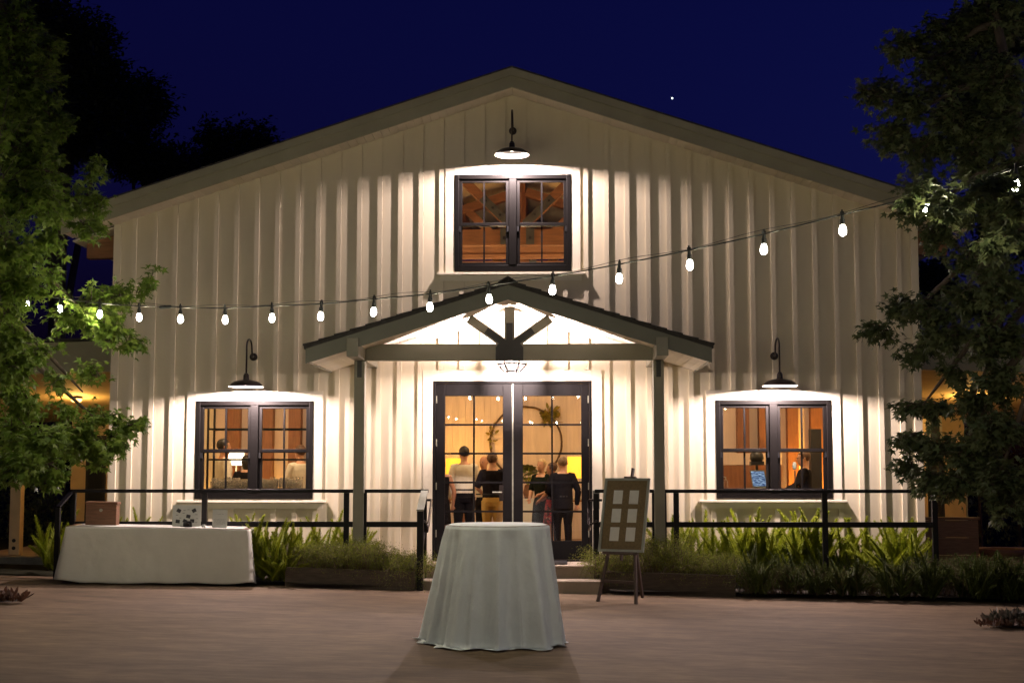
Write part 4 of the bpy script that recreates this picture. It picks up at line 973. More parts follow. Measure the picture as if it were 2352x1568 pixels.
# written card
xa, xb = tx(487, .18), tx(521, .18); w = xb-xa; pb_ = ontable((xa+xb)/2, .18); lean = .22
cd = thing('sign_card', 'white card with handwriting standing at the right of the table', 'sign', pb_)
quadb(-w/2, w/2, 0, .225, 0, .004).build('card', 'paper', cd)
quadb(-w/2, w/2, 0, .02, .0042, .04).build('foot', 'paper', cd)
rw = random.Random(3)
for z, a in ((.165, .55), (.10, .8), (.085, .8), (.07, .75), (.055, .8), (.04, .5)):
    p = []; x = -w*.5*a
    while x < w*.5*a: p.append(tilt(x, z+rw.uniform(-.005, .005)*(1.6 if z > .15 else .8), .0052)); x += .006
    MB().tube(p, .0011, 4).build('handwriting', 'ink', cd)
# ================================================================== easel
fA = math.radians(25); eE = Vector((math.cos(fA), -math.sin(fA), 0)); eN = Vector((-math.sin(fA), -math.cos(fA), 0)); LE = math.radians(15.5)
eU = Vector((0, 0, math.cos(LE)))-eN*math.sin(LE)
eb = W(1426.5, 1267, 16.95)
base = Vector((eb.x, eb.y, gz(eb.x)))
es = thing('easel', 'dark wooden easel holding the seating board right of the steps', 'easel', base)
EW, EH = .58, .90
def E(x, z, o=0): return eb+eE*x+eU*z+eN*o
def down(p, kx, o=0):                                 # from a point on the board down along the lean to the ground
    f = (p.z-gz(p.x))/eU.z; return p-eU*f+eE*kx
for s, kx in ((-1, -.06), (1, .06)):
    a = E(s*.13, .95, -.02); a2 = E(s*.20, .0, -.02); b = down(a2, kx*.7)
    MB().bar(E(s*.10, .55, -.03), b, .028, .045, eN).build('front_leg', 'easel', es)
mt = E(.04, 1.02, -.028)
MB().bar(E(.0, -.1, -.028), mt, .022, .05, eN).build('mast', 'easel', es)
MB().bar(E(-.05, .905, -.01), E(.10, .905, -.01), .05, .016, eU).build('top_clamp', 'easel', es)
MB().bar(E(-.22, -.013, .02), E(.22, -.013, .02), .06, .022, eU).build('ledge', 'easel', es)
rl = E(0, .75, -.06); rb = Vector((rl.x, rl.y, 0))-eN*.42; rb.z = gz(rb.x)
MB().bar(rl, rb, .026, .04, eN).build('rear_leg', 'easel', es)
MB().bar(down(E(-.2, 0, -.02), -.02)+Vector((0, 0, .24))-eN*.06, down(E(.2, 0, -.02), .02)+Vector((0, 0, .24))-eN*.06, .02, .035).build('crossbar', 'easel', es)
def eq(x0, x1, z0, z1, o0, o1):
    return MB().add([E(x, z, o) for o in (o0, o1) for x, z in ((x0, z0), (x1, z0), (x1, z1), (x0, z1))], [(0, 1, 2, 3), (7, 6, 5, 4), (0, 4, 5, 1), (1, 5, 6, 2), (2, 6, 7, 3), (3, 7, 4, 0)])
sb = thing('seating_board', 'framed brown board with six white cards standing on the easel', 'board', eb)
eq(-EW/2+.02, EW/2-.02, .02, EH-.02, .0, .012).build('backing', 'kraft', sb)
fw = .032
for a in ((-EW/2, EW/2, 0, fw), (-EW/2, EW/2, EH-fw, EH), (-EW/2, -EW/2+fw, fw, EH-fw), (EW/2-fw, EW/2, fw, EH-fw)):
    eq(*a, -.003, .026).build('frame_side', 'gray', sb, bevel=.003)
for i in range(3):
    for s in (-1, 1):
        x = s*.102; z = .215+i*.225
        eq(x-.058, x+.058, z-.083, z+.083, .0122, .0142).build('card', 'paper', sb)
# ================================================================== people
def remesh(o, vox):
    m = o.modifiers.new('skin', 'REMESH'); m.mode = 'VOXEL'; m.voxel_size = vox; m.use_smooth_shade = True
    s = o.modifiers.new('smooth', 'SMOOTH'); s.factor = .5; s.iterations = 3
    return o
def hand(m, w, d, spread=1):
    d = d.normalized(); sd = d.cross(Vector((0, 0, 1))); sd = sd.normalized() if sd.length > .1 else Vector((0, 1, 0)); up = sd.cross(d)
    m.tube([w, w+d*.03, w+d*.07, w+d*.085], [.024, .034, .036, .03], 8)
    for i, L in enumerate((.062, .075, .08, .068, .05)):
        if i == 0:
            p = w+d*.03+sd*.03; m.tube([p, p+d*.03+sd*.022, p+d*.055+sd*.018], [.011, .0105, .009], 6)
        else:
            p = w+d*.08+sd*(.03-.019*(i-.5)); m.tube([p, p+d*L*.5-up*.004, p+d*L-up*.018], [.0095, .009, .0075], 6)
def person(lab, x, y, ztop, rot, shirt, lower, skin='skin', hair='hair_brown', sleeve='short', dress=False, skirt=False, arms=None, curly=0, bald=False, longhair=False, face=False, lean=0, z0=None, wide=1, glasses=False, hm=None):
    z0 = ZL if z0 is None else z0
    t = thing('person', lab, 'person', (x, y, z0+.003)); k = (ztop-z0)/1.755
    t.rotation_euler = (lean, 0, rot); t.scale = (k*wide**.5, k*wide**.5, k)
    OFF[t.name] = Vector((0, 0, 0))
    arms = arms or (((-.27, -.02, 1.12), (-.27, .06, .86)), ((.27, -.02, 1.12), (.27, .06, .86)))
    SH = [Vector((-.165, -.01, 1.405)), Vector((.165, -.01, 1.405))]
    def torso(m, g, z0t=.80, z1t=1.5):
        R = [(.80, .145, .105, 0), (.88, .165, .12, -.012), (.96, .160, .112, -.008), (1.04, .150, .102, 0), (1.14, .160, .108, .006), (1.26, .178, .116, .006), (1.34, .182, .11, 0), (1.40, .165, .095, -.008), (1.44, .115, .078, -.012), (1.475, .062, .062, -.008), (1.50, .056, .058, 0), (1.55, .054, .058, .008)]
        rr = [((0, yo, z), (rx+g)*(.93 if dress or skirt else 1), ry+g) for z, rx, ry, yo in R if z0t <= z <= z1t]
        m.loft(rr, 18)
    def arm(m, i, g, upto=2):
        e, w = (Vector(a) for a in arms[i]); s = SH[i]
        inner = s+Vector((.06 if i == 0 else -.06, 0, 0))
        m.tube([inner, s, s.lerp(e, .5), e], [.05+g, .056+g, .05+g, .043+g], 10)
        if upto > 1: m.tube([e, e.lerp(w, .35), w], [.043+g, .041+g, .028+g*.8], 10)
    def leg(m, i, g, z1=.09):
        s = -1 if i == 0 else 1
        m.tube([(s*.085, -.005, .90), (s*.092, .0, .70), (s*.095, .012, .49), (s*.10, -.008, .32), (s*.10, -.012, z1)], [.095+g, .083+g, .058+g, .055+g, .037+g*1.5], 12)
    b = MB(); torso(b, 0, .8, 1.6)
    b.loft([((0, .045, 1.508), .03, .03), ((0, .034, 1.525), .05, .058), ((0, .024, 1.56), .062, .082), ((0, .014, 1.61), .071, .094), ((0, .008, 1.66), .075, .098), ((0, .0, 1.705), .068, .088), ((0, -.004, 1.735), .048, .06), ((0, -.004, 1.75), .015, .02)], 18)
    b.tube([(0, .10, 1.645), (0, .117, 1.605), (0, .104, 1.592)], [.009, .015, .010], 8)
    for s in (-1, 1): b.tube([(s*.068, -.005, 1.60), (s*.082, -.015, 1.625), (s*.078, -.012, 1.65)], [.012, .017, .012], 6)
    b.tube([(-.022, .092, 1.553), (0, .10, 1.553), (.022, .092, 1.553)], [.006, .009, .006], 6)
    for i in (0, 1):
        arm(b, i, 0); e, w = Vector(arms[i][0]), Vector(arms[i][1]); hand(b, w, (w-e))
        leg(b, i, 0)
        s = -1 if i == 0 else 1
        b.tube([(s*.10, -.05, .05), (s*.102, .03, .045), (s*.107, .12, .035), (s*.108, .165, .03)], [.042, .042, .04, .022], 8)
    remesh(b.build('body', skin, t), .0085)
    if dress:
        m = MB(); torso(m, .014, .8, 1.42); n = 24
        m.loft([((0, 0, .98), .155, .115), ((0, 0, .88), .185, .14), ((0, 0, .7), .20, .16), ((0, 0, .5), .215, .175)], 20)
        if sleeve != 'none':
            for i in (0, 1): arm(m, i, .016, 1)
        remesh(m.build('dress', shirt, t), .010)
    else:
        m = MB(); torso(m, .016, .96, 1.47)
        if sleeve != 'none':
            for i in (0, 1): arm(m, i, .016, 2 if sleeve == 'long' else 1)
        if sleeve == 'long' and 'suit' in shirt: m.loft([((0, -.008, .78), .19, .15), ((0, -.008, .95), .185, .135), ((0, 0, 1.2), .178, .12)], 18)
        remesh(m.build('jacket' if 'suit' in shirt else 'shirt', shirt, t), .010)
        m = MB()
        if skirt:
            m.loft([((0, 0, 1.04), .15, .11), ((0, 0, .95), .172, .13), ((0, 0, .75), .20, .16), ((0, 0, .52), .225, .185)], 20); remesh(m.build('skirt', lower, t), .011)
        else:
            m.loft([((0, -.004, .80), .15, .12), ((0, -.012, .88), .172, .13), ((0, -.008, .97), .168, .122), ((0, -.004, 1.03), .160, .116)], 18)
            for i in (0, 1): leg(m, i, .014)
            remesh(m.build('trousers', lower, t), .010)
            MB().loft([((0, -.004, 1.005), .178, .134), ((0, -.004, 1.032), .176, .132)], 20).build('belt', 'black', t)
    if not bald:
        bm = bmesh.new(); bmesh.ops.create_icosphere(bm, subdivisions=4, radius=1)
        for v in bm.verts:
            p = v.co.copy(); q = Vector((p.x*.087, p.y*.108-.008, p.z*.098+1.665))
            cut = (q.y > .045 and q.z < 1.695) or (q.z < 1.60 and q.y > -.03 and not longhair)
            if longhair and q.z < 1.64 and q.y < .03: q.z -= (1.64-q.z)*1.6; q.x *= 1.1
            c = Vector((0, -.01, 1.64))
            if cut: q = c+(q-c)*.72
            else: q = c+(q-c)*(1+(.03+.06*curly)*noise.noise(p*(3+5*curly))+.05*curly)
            v.co = q
        me = bpy.data.meshes.new('hair'); bm.to_mesh(me); bm.free(); me.polygons.foreach_set('use_smooth', [True]*len(me.polygons))
        place('hair', me, hair, t)
    if face:
        for s in (-1, 1): MB().lathe([(0, -.008), (.007, -.004), (.008, 0), (.007, .004), (0, .008)], (s*.03, .098, 1.632), 8, False).build('eye', 'ink', t, smooth=True)
    if glasses:
        g = MB()
        for s in (-1, 1):
            g.tube([(s*.034+.024*math.cos(a*PI/6), .112, 1.632+.019*math.sin(a*PI/6)) for a in range(13)], .0028, 5, False)
            g.tube([(s*.058, .112, 1.64), (s*.078, .05, 1.642), (s*.08, -.01, 1.64)], .003, 5)
        g.tube([(-.01, .114, 1.634), (.01, .114, 1.634)], .0028, 5); g.build('glasses', 'black', t)
    return t
def pplace(u, v, y): p = B(u, v, y); return p.x, y, p.z
D_ = lambda e1, w1, e2, w2: ((e1, w1), (e2, w2))
x, y, z = pplace(1066, 1025, 2.7)
person('man in a white shirt and dark trousers seen from behind', x, y, z, .25, 'shirt_white', 'trouser', 'skin', 'hair_black', 'long', arms=D_((-.25, -.03, 1.13), (-.26, .02, .86), (.24, .06, 1.15), (.14, .25, 1.05)), wide=1.05)
x, y, z = pplace(1131, 1040, 2.2)
person('curly haired man in a dark polo and mustard trousers, back turned', x, y, z, -.12, 'shirt_dark', 'khaki', 'skin', 'hair_brown', 'short', arms=D_((-.27, .02, 1.14), (-.20, .20, 1.02), (.26, .02, 1.14), (.2, .2, 1.0)), curly=1, wide=1.08)
x, y, z = pplace(1112, 1047, 3.5)
person('balding man in a white shirt half hidden behind the polo shirt', x, y, z, 2.6, 'shirt_white', 'trouser', 'skin2', 'hair_gray', 'long', bald=True, face=True)
x, y, z = pplace(1012, 1052, 2.3)
person('woman in a dark sleeveless dress at the left edge of the door glass', x, y, z, .4, 'trouser', 'trouser', 'skin2', 'hair_brown', 'none', dress=True, longhair=True)
x, y, z = pplace(1244, 1054, 3.2)
person('blonde woman in a dark dress facing the room', x, y, z, 2.55, 'dress', 'dress', 'skin', 'hair_blonde', 'short', dress=True, arms=D_((-.25, .03, 1.14), (-.12, .22, 1.06), (.24, .02, 1.13), (.15, .20, .98)), face=True)
x, y, z = pplace(1268, 1062, 2.9)
person('woman in a dark top and red floral skirt beside the suited man', x, y, z, 1.3, 'shirt_dark', 'redskirt', 'skin2', 'hair_brown', 'short', skirt=True, arms=D_((-.26, .03, 1.13), (-.18, .2, 1.0), (.25, .03, 1.13), (.2, .22, 1.02)))
x, y, z = pplace(1292, 1049, 2.4)
person('grey haired man in a dark suit seen from behind', x, y, z, .15, 'suit', 'trouser', 'skin', 'hair_gray', 'long', arms=D_((-.27, .03, 1.13), (-.16, .22, 1.02), (.28, -.01, 1.12), (.27, .08, .86)), wide=1.1)
x, y, z = pplace(514, 1008, 2.0)
person('bartender with short black hair and a white shirt in the left window', x, y, z, -1.0, 'shirt_white', 'trouser', 'skin2', 'hair_black', 'long')
x, y, z = pplace(566, 1046, 3.0)
person('woman with long dark hair behind the bar in the left window', x, y, z, .2, 'shirt_dark', 'trouser', 'skin', 'hair_black', 'short', longhair=True)
x, y, z = pplace(690, 1022, 2.6)
person('man in a white shirt at the right of the left window', x, y, z, .7, 'shirt_white', 'trouser', 'skin', 'hair_brown', 'long', arms=D_((-.26, .05, 1.14), (-.18, .24, 1.04), (.26, 0, 1.12), (.22, .2, .98)))
x, y, z = pplace(1846, 1036, 1.9)
person('man in glasses and a dark jacket facing the microphone in the right window', x, y, z, 1.45, 'suit', 'trouser', 'skin', 'hair_brown', 'long', arms=D_((-.24, .12, 1.16), (-.15, .36, 1.02), (.24, .12, 1.16), (.15, .38, 1.02)), face=True, glasses=True, lean=0, wide=1.1)
# ================================================================== things inside
# hoop wreath on the far wall
hc = B(1208, 1016, RB-.06); rr = 82/FPX*(hc-CAM).length
wr = thing('hoop_wreath', 'large twig hoop with a spray of leaves on the far wall', 'wreath', hc)
rg2 = random.Random(8)
for q in range(3):
    MB().tube([hc+Vector((math.cos(a*PI/32)*(rr+.012*math.sin(a*.6+q*2)), .012*math.cos(a*.7+q*2), math.sin(a*PI/32)*(rr+.012*math.sin(a*.6+q*2)))) for a in range(65)], .010, 5).build('hoop', 'twig', wr)
for nm, ang, n, sp in (('leaf_spray', .85, 90, .24), ('twig_spray', 2.95, 26, .2)):
    a = np.array([[math.cos(ang+rg2.gauss(0, .14))*rr, rg2.uniform(-.05, -.02), math.sin(ang+rg2.gauss(0, .14))*rr] for _ in range(n)]); d = np.random.default_rng(4).normal(size=(n, 3))*[1, .4, .8]+[.3, 0, .2]
    V, F = scatter(*OVAL, a, d, np.random.default_rng(6).uniform(.6, 1.3, n)*(.13 if ang < 1 else .09), np.random.default_rng(5).uniform(0, 6, n)); o = place(nm, npmesh(nm, V, F), 'gold_leaf', wr); o['kind'] = 'stuff'
# shaded lamp right of the door view, another behind the man in white
def tablelamp(u, v0, v1, y, w, lab, pw, mat, vt, col=C_AMBER):
    a, b = B(u, v0, y), B(u, v1, y); r = w*(a-CAM).length/FPX/2
    z0 = ZL+.75; p = Vector((a.x, y, z0))
    st_ = thing('side_table', lab.replace('lamp', 'table under the lamp', 1) if False else 'small table carrying the '+lab.split(' on ')[0], 'table', (a.x, y, ZL))
    MB().lathe([(.0, z0-.03), (.26, z0-.03), (.26, z0-.003), (0, z0-.003)], (a.x, y, 0), 20).build('tabletop', 'timber', st_)
    for s, q in ((-.15, -.15), (.15, -.15), (-.15, .15), (.15, .15)): MB().box(a.x+s-.02, a.x+s+.02, y+q-.02, y+q+.02, ZL+.002, z0-.031).build('leg', 'timber', st_)
    t = thing('table_lamp', lab, 'lamp', p)
    MB().lathe([(.0, 0), (.09, 0), (.09, .02), (.03, .04), (.025, .1), (.012, .14), (.010, b.z-z0+.06)], p, 14).build('base', 'brass', t, smooth=True)
    MB().lathe([(r, b.z), (r*.96, a.z), (r*.955, a.z), (r*.995, b.z)], (a.x, y, 0), 24, False).build('shade', mat, t, smooth=True)
    MB().lathe([(0, 0), (.03, .02), (.035, .05), (.02, .09), (0, .095)], (a.x, y, b.z+.06), 10, False).build('bulb', 'warmglow', t, smooth=True)
    lamp('table_lamp_light', (a.x, y, a.z+.03), pw, col, t, .06)
M['yshade'] = shademat('yellow_shade', (.8, .5, .1), (1, .55, .03), 1.3)
M['wshade'] = shademat('white_shade', (.8, .75, .65), (1, .86, .62), 3.2)
tablelamp(1325, 1048, 1098, 4.6, 46, 'yellow drum shade lamp on the right of the room', 40, 'yshade', 0)
tablelamp(1045, 1052, 1100, 5.6, 44, 'glowing lamp behind the man in white on the left of the room', 60, 'yshade', 0)
tablelamp(543, 1037, 1068, 3.8, 36, 'glowing white shade lamp on the bar in the left window', 18, 'wshade', 0, C_WARM)
# monstera in a vase on the far table
mp_ = B(1213, 1150, 5.2); mp_.z = ZL+.76
gt = thing('gift_table', 'pale draped table below the broad leaf plant', 'table', (mp_.x, 5.2, ZL))
MB().box(mp_.x-.55, mp_.x+.5, 4.85, 5.55, ZL+.73, ZL+.757).build('tabletop', 'linen2', gt); MB().box(mp_.x-.54, mp_.x+.49, 4.86, 5.54, ZL+.003, ZL+.729).build('skirt', 'linen2', gt)
mo = thing('monstera_plant', 'broad split leaf plant in a vase on the pale table', 'plant', mp_)
MB().lathe([(0, 0), (.06, 0), (.09, .1), (.06, .22), (.05, .24)], mp_, 14, False).build('vase', 'pot', mo, smooth=True)
for k, (a, e, s) in enumerate(((2.6, .55, .32), (.4, .5, .30), (-1.2, .45, .28), (1.5, .62, .30), (3.6, .35, .26))):
    tip = mp_+Vector((math.cos(a)*.2, math.sin(a)*.2-.05, .2+e*.55)); MB().tube([mp_+Vector((0, 0, .2)), mp_+Vector((math.cos(a)*.06, math.sin(a)*.06, .2+e*.35)), tip], .007, 5).build('stem', 'fern', mo)
    lf = MB(); L = [(0, 0)]
    for i in range(25):
        f = i/24*2*PI; rl_ = s*(1-.25*math.cos(f))*.5; rl_ *= (1 if i % 3 else .72); L.append((rl_*math.cos(f), rl_*math.sin(f)))
    di = Vector((math.cos(a), -.4, .2)).normalized(); sd = Vector((.2, -.3, 1)).cross(di).normalized(); 
    lf.add([tip+di*p+sd*q for p, q in L], [(0, i, i+1) for i in range(1, 25)]); lf.build('leaf', 'monstera', mo)
# bar shelf with tumblers behind the left window
ys = .55
bs = thing('bar_rack', 'dark metal bar rack standing just inside the left window', 'rack', ((WLx0+WLx1)/2, ys+.2, ZL))
xs0, xs1 = B(478, 1000, ys).x, B(706, 1000, ys).x
zsh = [B(600, v, ys).z for v in (1186, 1118, 1046)]
zsh[0] = B(600, 1122, ys).z
levels = [B(600, 1121, ys).z, B(600, 1053, ys).z, B(600, 983, ys).z]
for x in (xs0, xs1):
    for yy in (ys, ys+.38): MB().box(x-.014, x+.014, yy-.014, yy+.014, ZL+.003, WLz1-.02).build('upright', 'steel', bs)
for zl in levels:
    for yy in (ys, ys+.38): MB().box(xs0+.0145, xs1-.0145, yy-.012, yy+.012, zl-.024, zl).build('shelf_rail', 'steel', bs)
    for x in (xs0, xs1): MB().box(x-.012, x+.012, ys+.0145, ys+.365, zl-.023, zl-.001).build('side_rail', 'steel', bs)
zl = levels[0]; MB().box(xs0+.016, xs1-.016, ys+.0125, ys+.367, zl-.016, zl-.006).build('shelf', 'pane', bs)
tum = MB().lathe([(.0, .0), (.03, .0), (.034, .005), (.037, .10), (.035, .10), (.032, .012), (0, .011)], (0, 0, 0), 14, False).mesh('tumbler', smooth=True)
rt2 = random.Random(2); cnt = 0
nx = int((xs1-xs0-.1)/.082)
for row in range(4):
    for i in range(nx):
        if row == 0 and rt2.random() < .25: continue
        o = place('tumbler', tum, 'tumbler'); o.location = (xs0+.06+i*.082+rt2.uniform(-.006, .006), ys+.05+row*.088, zl+.001); o.scale = (1, 1, rt2.choice((1.0, 1.0, 1.25))*(1+.1*row))
        top(o, 'clear drinking glass among the rows on the bar rack', 'glass', 'drinking glasses on the bar rack')
# music desk behind the right window
yd = .75; zd = B(1780, 1122, yd).z
dk = thing('music_desk', 'dark table with the laptop just inside the right window', 'table', ((WRx0+WRx1)/2, yd, ZL))
dx0, dx1 = B(1640, 1122, yd).x-.1, B(1915, 1122, yd).x
MB().box(dx0, dx1-.5, yd-.28, yd+.34, zd-.035, zd).build('tabletop', 'black', dk)
for x in (dx0+.04, dx1-.54):
    for yy in (yd-.24, yd+.3): MB().box(x-.02, x+.02, yy-.02, yy+.02, ZL+.003, zd-.036).build('leg', 'black', dk)
lp = B(1752, 1118, yd-.05); lp.z = zd+.002
lt_ = thing('laptop', 'open laptop with a blue lit screen on the music desk', 'laptop', lp)
MB().box(lp.x-.02, lp.x+.26, yd-.1, yd+.12, zd+.002, zd+.02).build('keyboard', 'gray', lt_)
a = B(1723, 1079, yd); b = B(1757, 1079, yd); wS = (b.x-a.x); hS = a.z-zd-.02
sc_ = MB().add([(a.x+.03, yd+.0, zd+.02), (b.x+.04, yd+.0, zd+.02), (b.x, yd+.05, a.z), (a.x, yd+.05, a.z), (a.x+.03, yd+.012, zd+.02), (b.x+.04, yd+.012, zd+.02), (b.x, yd+.062, a.z), (a.x, yd+.062, a.z)], [(0, 1, 2, 3), (7, 6, 5, 4), (0, 4, 5, 1), (1, 5, 6, 2), (2, 6, 7, 3), (3, 7, 4, 0)])
ld = sc_.build('lid', 'gray', lt_)
lerp4 = lambda s, q: Vector((a.x+.03*(1-q)+s*wS+.01*s*(1-q), yd+.05*q-.004, zd+.02+q*hS))
MB().add([lerp4(.06, .07), lerp4(.94, .07), lerp4(.94, .93), lerp4(.06, .93)], [(0, 1, 2, 3)]).build('screen', 'screen', ld)
pa_ = B(1735, 1116, yd-.2)
for k in range(4):
    an = .5*k-.6; c_ = Vector((pa_.x-.05+k*.04, yd-.16, zd+.003+k*.004)); m = MB().box(-.14, .14, -.09, .09, 0, .003)
    mm = Matrix.Translation(c_) @ Matrix.Rotation(an, 4, 'Z'); m.v = [mm @ v for v in m.v]; o = m.build('sheet_paper', 'paper'); top(o, 'loose paper sheet under the laptop, '+('lowest', 'second lowest', 'second highest', 'topmost')[k]+' of the pile', 'paper', 'papers on the music desk')
bt = B(1667, 1120, yd); bo = thing('pump_bottle', 'clear pump bottle at the left end of the music desk', 'bottle', (bt.x, yd, zd))
MB().lathe([(0, 0.002), (.032, .002), (.034, .01), (.034, .10), (.02, .125), (.012, .13)], (bt.x, yd, zd), 14, False).build('body', 'tumbler', bo, smooth=True)
MB().tube([(bt.x, yd, zd+.13), (bt.x, yd, zd+.165), (bt.x-.03, yd, zd+.17)], .008, 6).build('pump', 'paper', bo)
mi = B(1825, 1078, 1.15); mc = thing('microphone', 'vintage style microphone on a stand in the right window', 'microphone', (mi.x, 1.15, ZL))
MB().lathe([(0, -.055), (.022, -.05), (.03, -.02), (.03, .03), (.022, .055), (0, .06)], (mi.x, 1.15, B(1825, 1070, 1.15).z), 12, False).build('head', 'gray', mc, smooth=True)
MB().tube([(mi.x+.01, 1.15, ZL+.03), (mi.x+.005, 1.15, B(1825, 1080, 1.15).z)], .011, 8).build('stand', 'black', mc)
MB().lathe([(0, .002), (.12, .002), (.12, .015), (.02, .03), (0, .03)], (mi.x+.01, 1.15, ZL), 16).build('foot', 'black', mc)
sp = B(1738, 1050, 2.4); spk = thing('speaker', 'small dark speaker on a stand behind the laptop', 'speaker', (sp.x, 2.4, ZL))
MB().box(sp.x-.1, sp.x+.1, 2.3, 2.5, B(1738, 1068, 2.4).z, B(1738, 1059, 2.4).z).build('bracket', 'black', spk)
MB().lathe([(0, -.09), (.08, -.08), (.11, -.02), (.1, .05), (.06, .1), (0, .11)], (sp.x, 2.4, B(1738, 1050, 2.4).z), 12, False).build('head', 'black', spk, smooth=True)
MB().tube([(sp.x, 2.4, ZL+.003), (sp.x, 2.4, B(1738, 1060, 2.4).z)], .02, 8).build('stand', 'black', spk)
pk = B(1872, 1010, 3.2); pks = thing('loudspeaker', 'tall black loudspeaker behind the man in glasses', 'speaker', (pk.x, 3.2, ZL))
MB().box(pk.x-.085, pk.x+.085, 3.1, 3.3, ZL+.9, B(1872, 985, 3.2).z).build('cabinet', 'black', pks, bevel=.01); MB().box(pk.x-.03, pk.x+.03, 3.2, 3.26, ZL+.003, ZL+.899).build('stand', 'black', pks)
# ================================================================== side porches
def sideporch(s, lab):
    xw = XL if s < 0 else XR
    X = lambda q: xw+s*q
    t = thing('side_porch', lab, 'porch', (X(2), 3, 0))
    xo = 4.6
    # roof slab: high in front, low behind; the fascia faces the patio
    def slab(z0f, z0b, th, y0, y1, q0, q1, dz):
        V = []
        for (q, y, z) in ((q0, y0, z0f), (q1, y0, z0f-dz), (q1, y1, z0b-dz), (q0, y1, z0b)): V.append(Vector((X(q), y, z)))
        V += [v+Vector((0, 0, th)) for v in V]
        return MB().add(V, [(0, 1, 2, 3), (7, 6, 5, 4), (0, 4, 5, 1), (1, 5, 6, 2), (2, 6, 7, 3), (3, 7, 4, 0)])
    zf = B(240, 850, 1.2).z
    slab(zf, zf-.5, .05, 1.24, 6.5, .02, xo, .12).build('ceiling', 'stucco', t)
    slab(zf-.01, zf-.01, .46, 1.2, 1.238, .015, xo, .12).build('fascia', 'fascia', t)
    slab(zf+.46, zf+.05, .04, 1.15, 6.6, .018, xo+.05, .12).build('roof', 'roofing', t)
    MB().box(X(.03), B(165 if s < 0 else 2215, 1000, 6).x, 6.0, 6.15, gz(X(2)), 2.6).build('wall', 'stucco', t)
    wl_ = t.children[-1]
    for q, y in ((abs(B(38, 1200, 3.0).x-xw), 3.0),) if s < 0 else ((.16, 3.2), (1.15, 4.6), (2.6, 3.2)):
        p = MB().box(X(q)-.085, X(q)+.085, y-.085, y+.085, .17, zf-.3).build('post', 'stucco', t, bevel=.005)
        for zz in (.28, .40): MB().tube([(X(q), y-.0855, zz), (X(q), y-.10, zz)], .03, 10).build('bolt_cap', 'steel', p)
    MB().box(X(.05), X(xo+1.5), 1.5, 5.99, -.2, .165).build('walkway', 'landing', t, bevel=.02)
    MB().box(X(.3), X(xo+2), 1.25, 1.499, -.2, gz(X(2))+.07).build('kerb', 'curb', t, bevel=.015)
    dq = (abs(B(244, 1000, 5.94).x-xw), abs(B(199, 1000, 5.94).x-xw)) if s < 0 else (1.3, 1.9)
    d = MB().box(X(dq[0]), X(dq[1]), 5.94, 5.998, .17, 2.15).build('glass_door', 'black', t)
    MB().box(X(dq[0]+.05), X(dq[1]-.05), 5.93, 5.938, .4, 2.08).build('pane', 'pane', d)
    if s > 0:
        w = MB()
        x0, x1, z0, z1 = rect(2131, 2166, 956, 1026, 5.9)
        w.box(x0, x1, 5.92, 5.996, z0, z1).build('notice_frame', 'paper', t)
        MB().box(x0+.05, x1-.05, 5.91, 5.918, z0+.05, z1-.05).build('notice', 'black', t.children[-1])
    lp_ = Vector((X(1.7), 3.6, zf-.36))
    cl = thing('porch_ceiling_light', 'amber ceiling light under the '+('left' if s < 0 else 'right')+' side porch', 'lamp', lp_, 'ceiling lights of the side porches')
    MB().lathe([(.0, .1), (.1, .1), (.1, .06), (0, .06)], lp_, 14).build('canopy', 'bronze', cl)
    MB().lathe([(.09, .059), (.085, .02), (.05, -.0), (0, -.005)], lp_, 14, False).build('globe', emat('amber_globe', (1, .55, .15), 6), cl, smooth=True)
    lamp('side_porch_lamp', lp_-Vector((0, 0, .06)), 42, (1, .55, .13), cl, .08)
    return t
sideporch(-1, 'side porch with an amber lit ceiling left of the barn')
sideporch(1, 'side porch with an amber lit wall right of the barn')
lw = B(2122, 1183, .3); lw2 = B(2245, 1183, .3)
o = thing('low_timber_wall', 'low brown timber wall at the right end of the barn', 'wall', ((lw.x+lw2.x)/2, .3, gz(6)))
for i in range(4):
    z = gz(6)+i*.24; MB().box(lw.x, lw2.x, .27, .33, z, z+.233).build('plank', 'boxwood', o)
MB().box(lw.x-.02, lw2.x+.02, .24, .36, gz(6)+.96, gz(6)+1.0).build('cap', 'boxwood', o)
sp_ = S(2225, 1300); stk = thing('tree_stake', 'thin pale stake standing in the dark bed at the right', 'stake', sp_)
MB().tube([sp_, sp_+Vector((.0, 0, 1.1)), sp_+Vector((.01, 0, 2.2))], [.017, .016, .013], 8).build('pole', 'gray', stk)
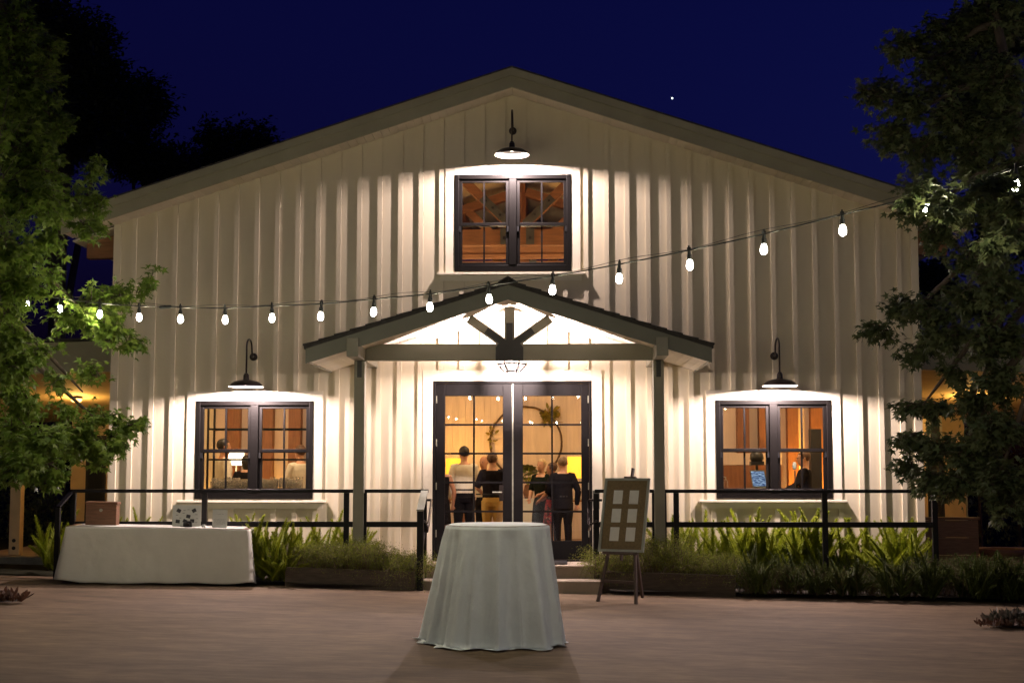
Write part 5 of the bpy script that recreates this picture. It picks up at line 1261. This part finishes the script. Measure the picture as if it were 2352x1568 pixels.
MB().tube([sp_+Vector((-.03, 0, 1.2)), sp_+Vector((.03, .02, 1.2))], .008, 5).build('tie', 'rubber', stk)
pt_ = B(2190, 1245, 1.0); pt_.z = gz(pt_.x)+.02
po = thing('clay_pot', 'large clay pot with a dark shrub beside the low timber wall', 'pot', (B(2300, 1240, 1).x, 1.0, gz(7)))
pp = Vector((B(2300, 1240, 1).x, 1.0, gz(7)-.03)); MB().lathe([(0, 0), (.2, 0), (.3, .5), (.33, .52), (.33, .58), (.28, .58), (.26, .5), (0, .5)], pp, 20, False).build('pot', 'pot', po, smooth=True)
# hedge shrubs beyond the left porch
for i, (u, v, y, r, lab) in enumerate(((110, 1210, 7.6, .55, 'rounded dark shrub beyond the left side porch'), (20, 1215, 8.2, .7, 'dark shrub at the far left edge beyond the porch post'), (150, 1100, 9.5, .9, 'tall dark reddish shrub behind the rounded one at the left'), (2250, 1150, 8, .9, 'dark shrub beyond the right side porch'), (2340, 1150, 8.5, 1.0, 'dark shrub at the far right edge beyond the porch'))):
    c = B(u, v, y); c.z = r*.7
    t = thing('shrub', lab, 'shrub', (c.x, y, 0), 'shrubs beyond the side porches'); rg = np.random.default_rng(70+i); n = 900
    w = rg.normal(size=(n, 3)); w /= np.linalg.norm(w, axis=1, keepdims=True); hgt = r*(1.0 if i < 2 else 1.6)
    P = w*rg.uniform(.6, 1, (n, 1))*[r, r*.8, hgt]+[0, 0, hgt*.9]; V, F = scatter(*OVAL, P, w+rg.normal(size=(n, 3))*.6, rg.uniform(.07, .12, n), rg.uniform(0, 6, n))
    f = place('foliage', npmesh('foliage', V, F), 'sage' if i == 2 else 'leaf_dark', t); f['kind'] = 'stuff'
    MB().tube([(0, 0, 0), (0, 0, hgt)], [.05, .02], 6).build('stem', 'bark', None).parent = t
# ================================================================== the evening star
sp_ = W(1544, 226, 600); o = MB().lathe([(0, -.42), (.3, -.3), (.42, 0), (.3, .3), (0, .42)], sp_, 10, False).build('star', 'star', smooth=True)
top(o, 'bright evening star over the right roof slope', 'star')
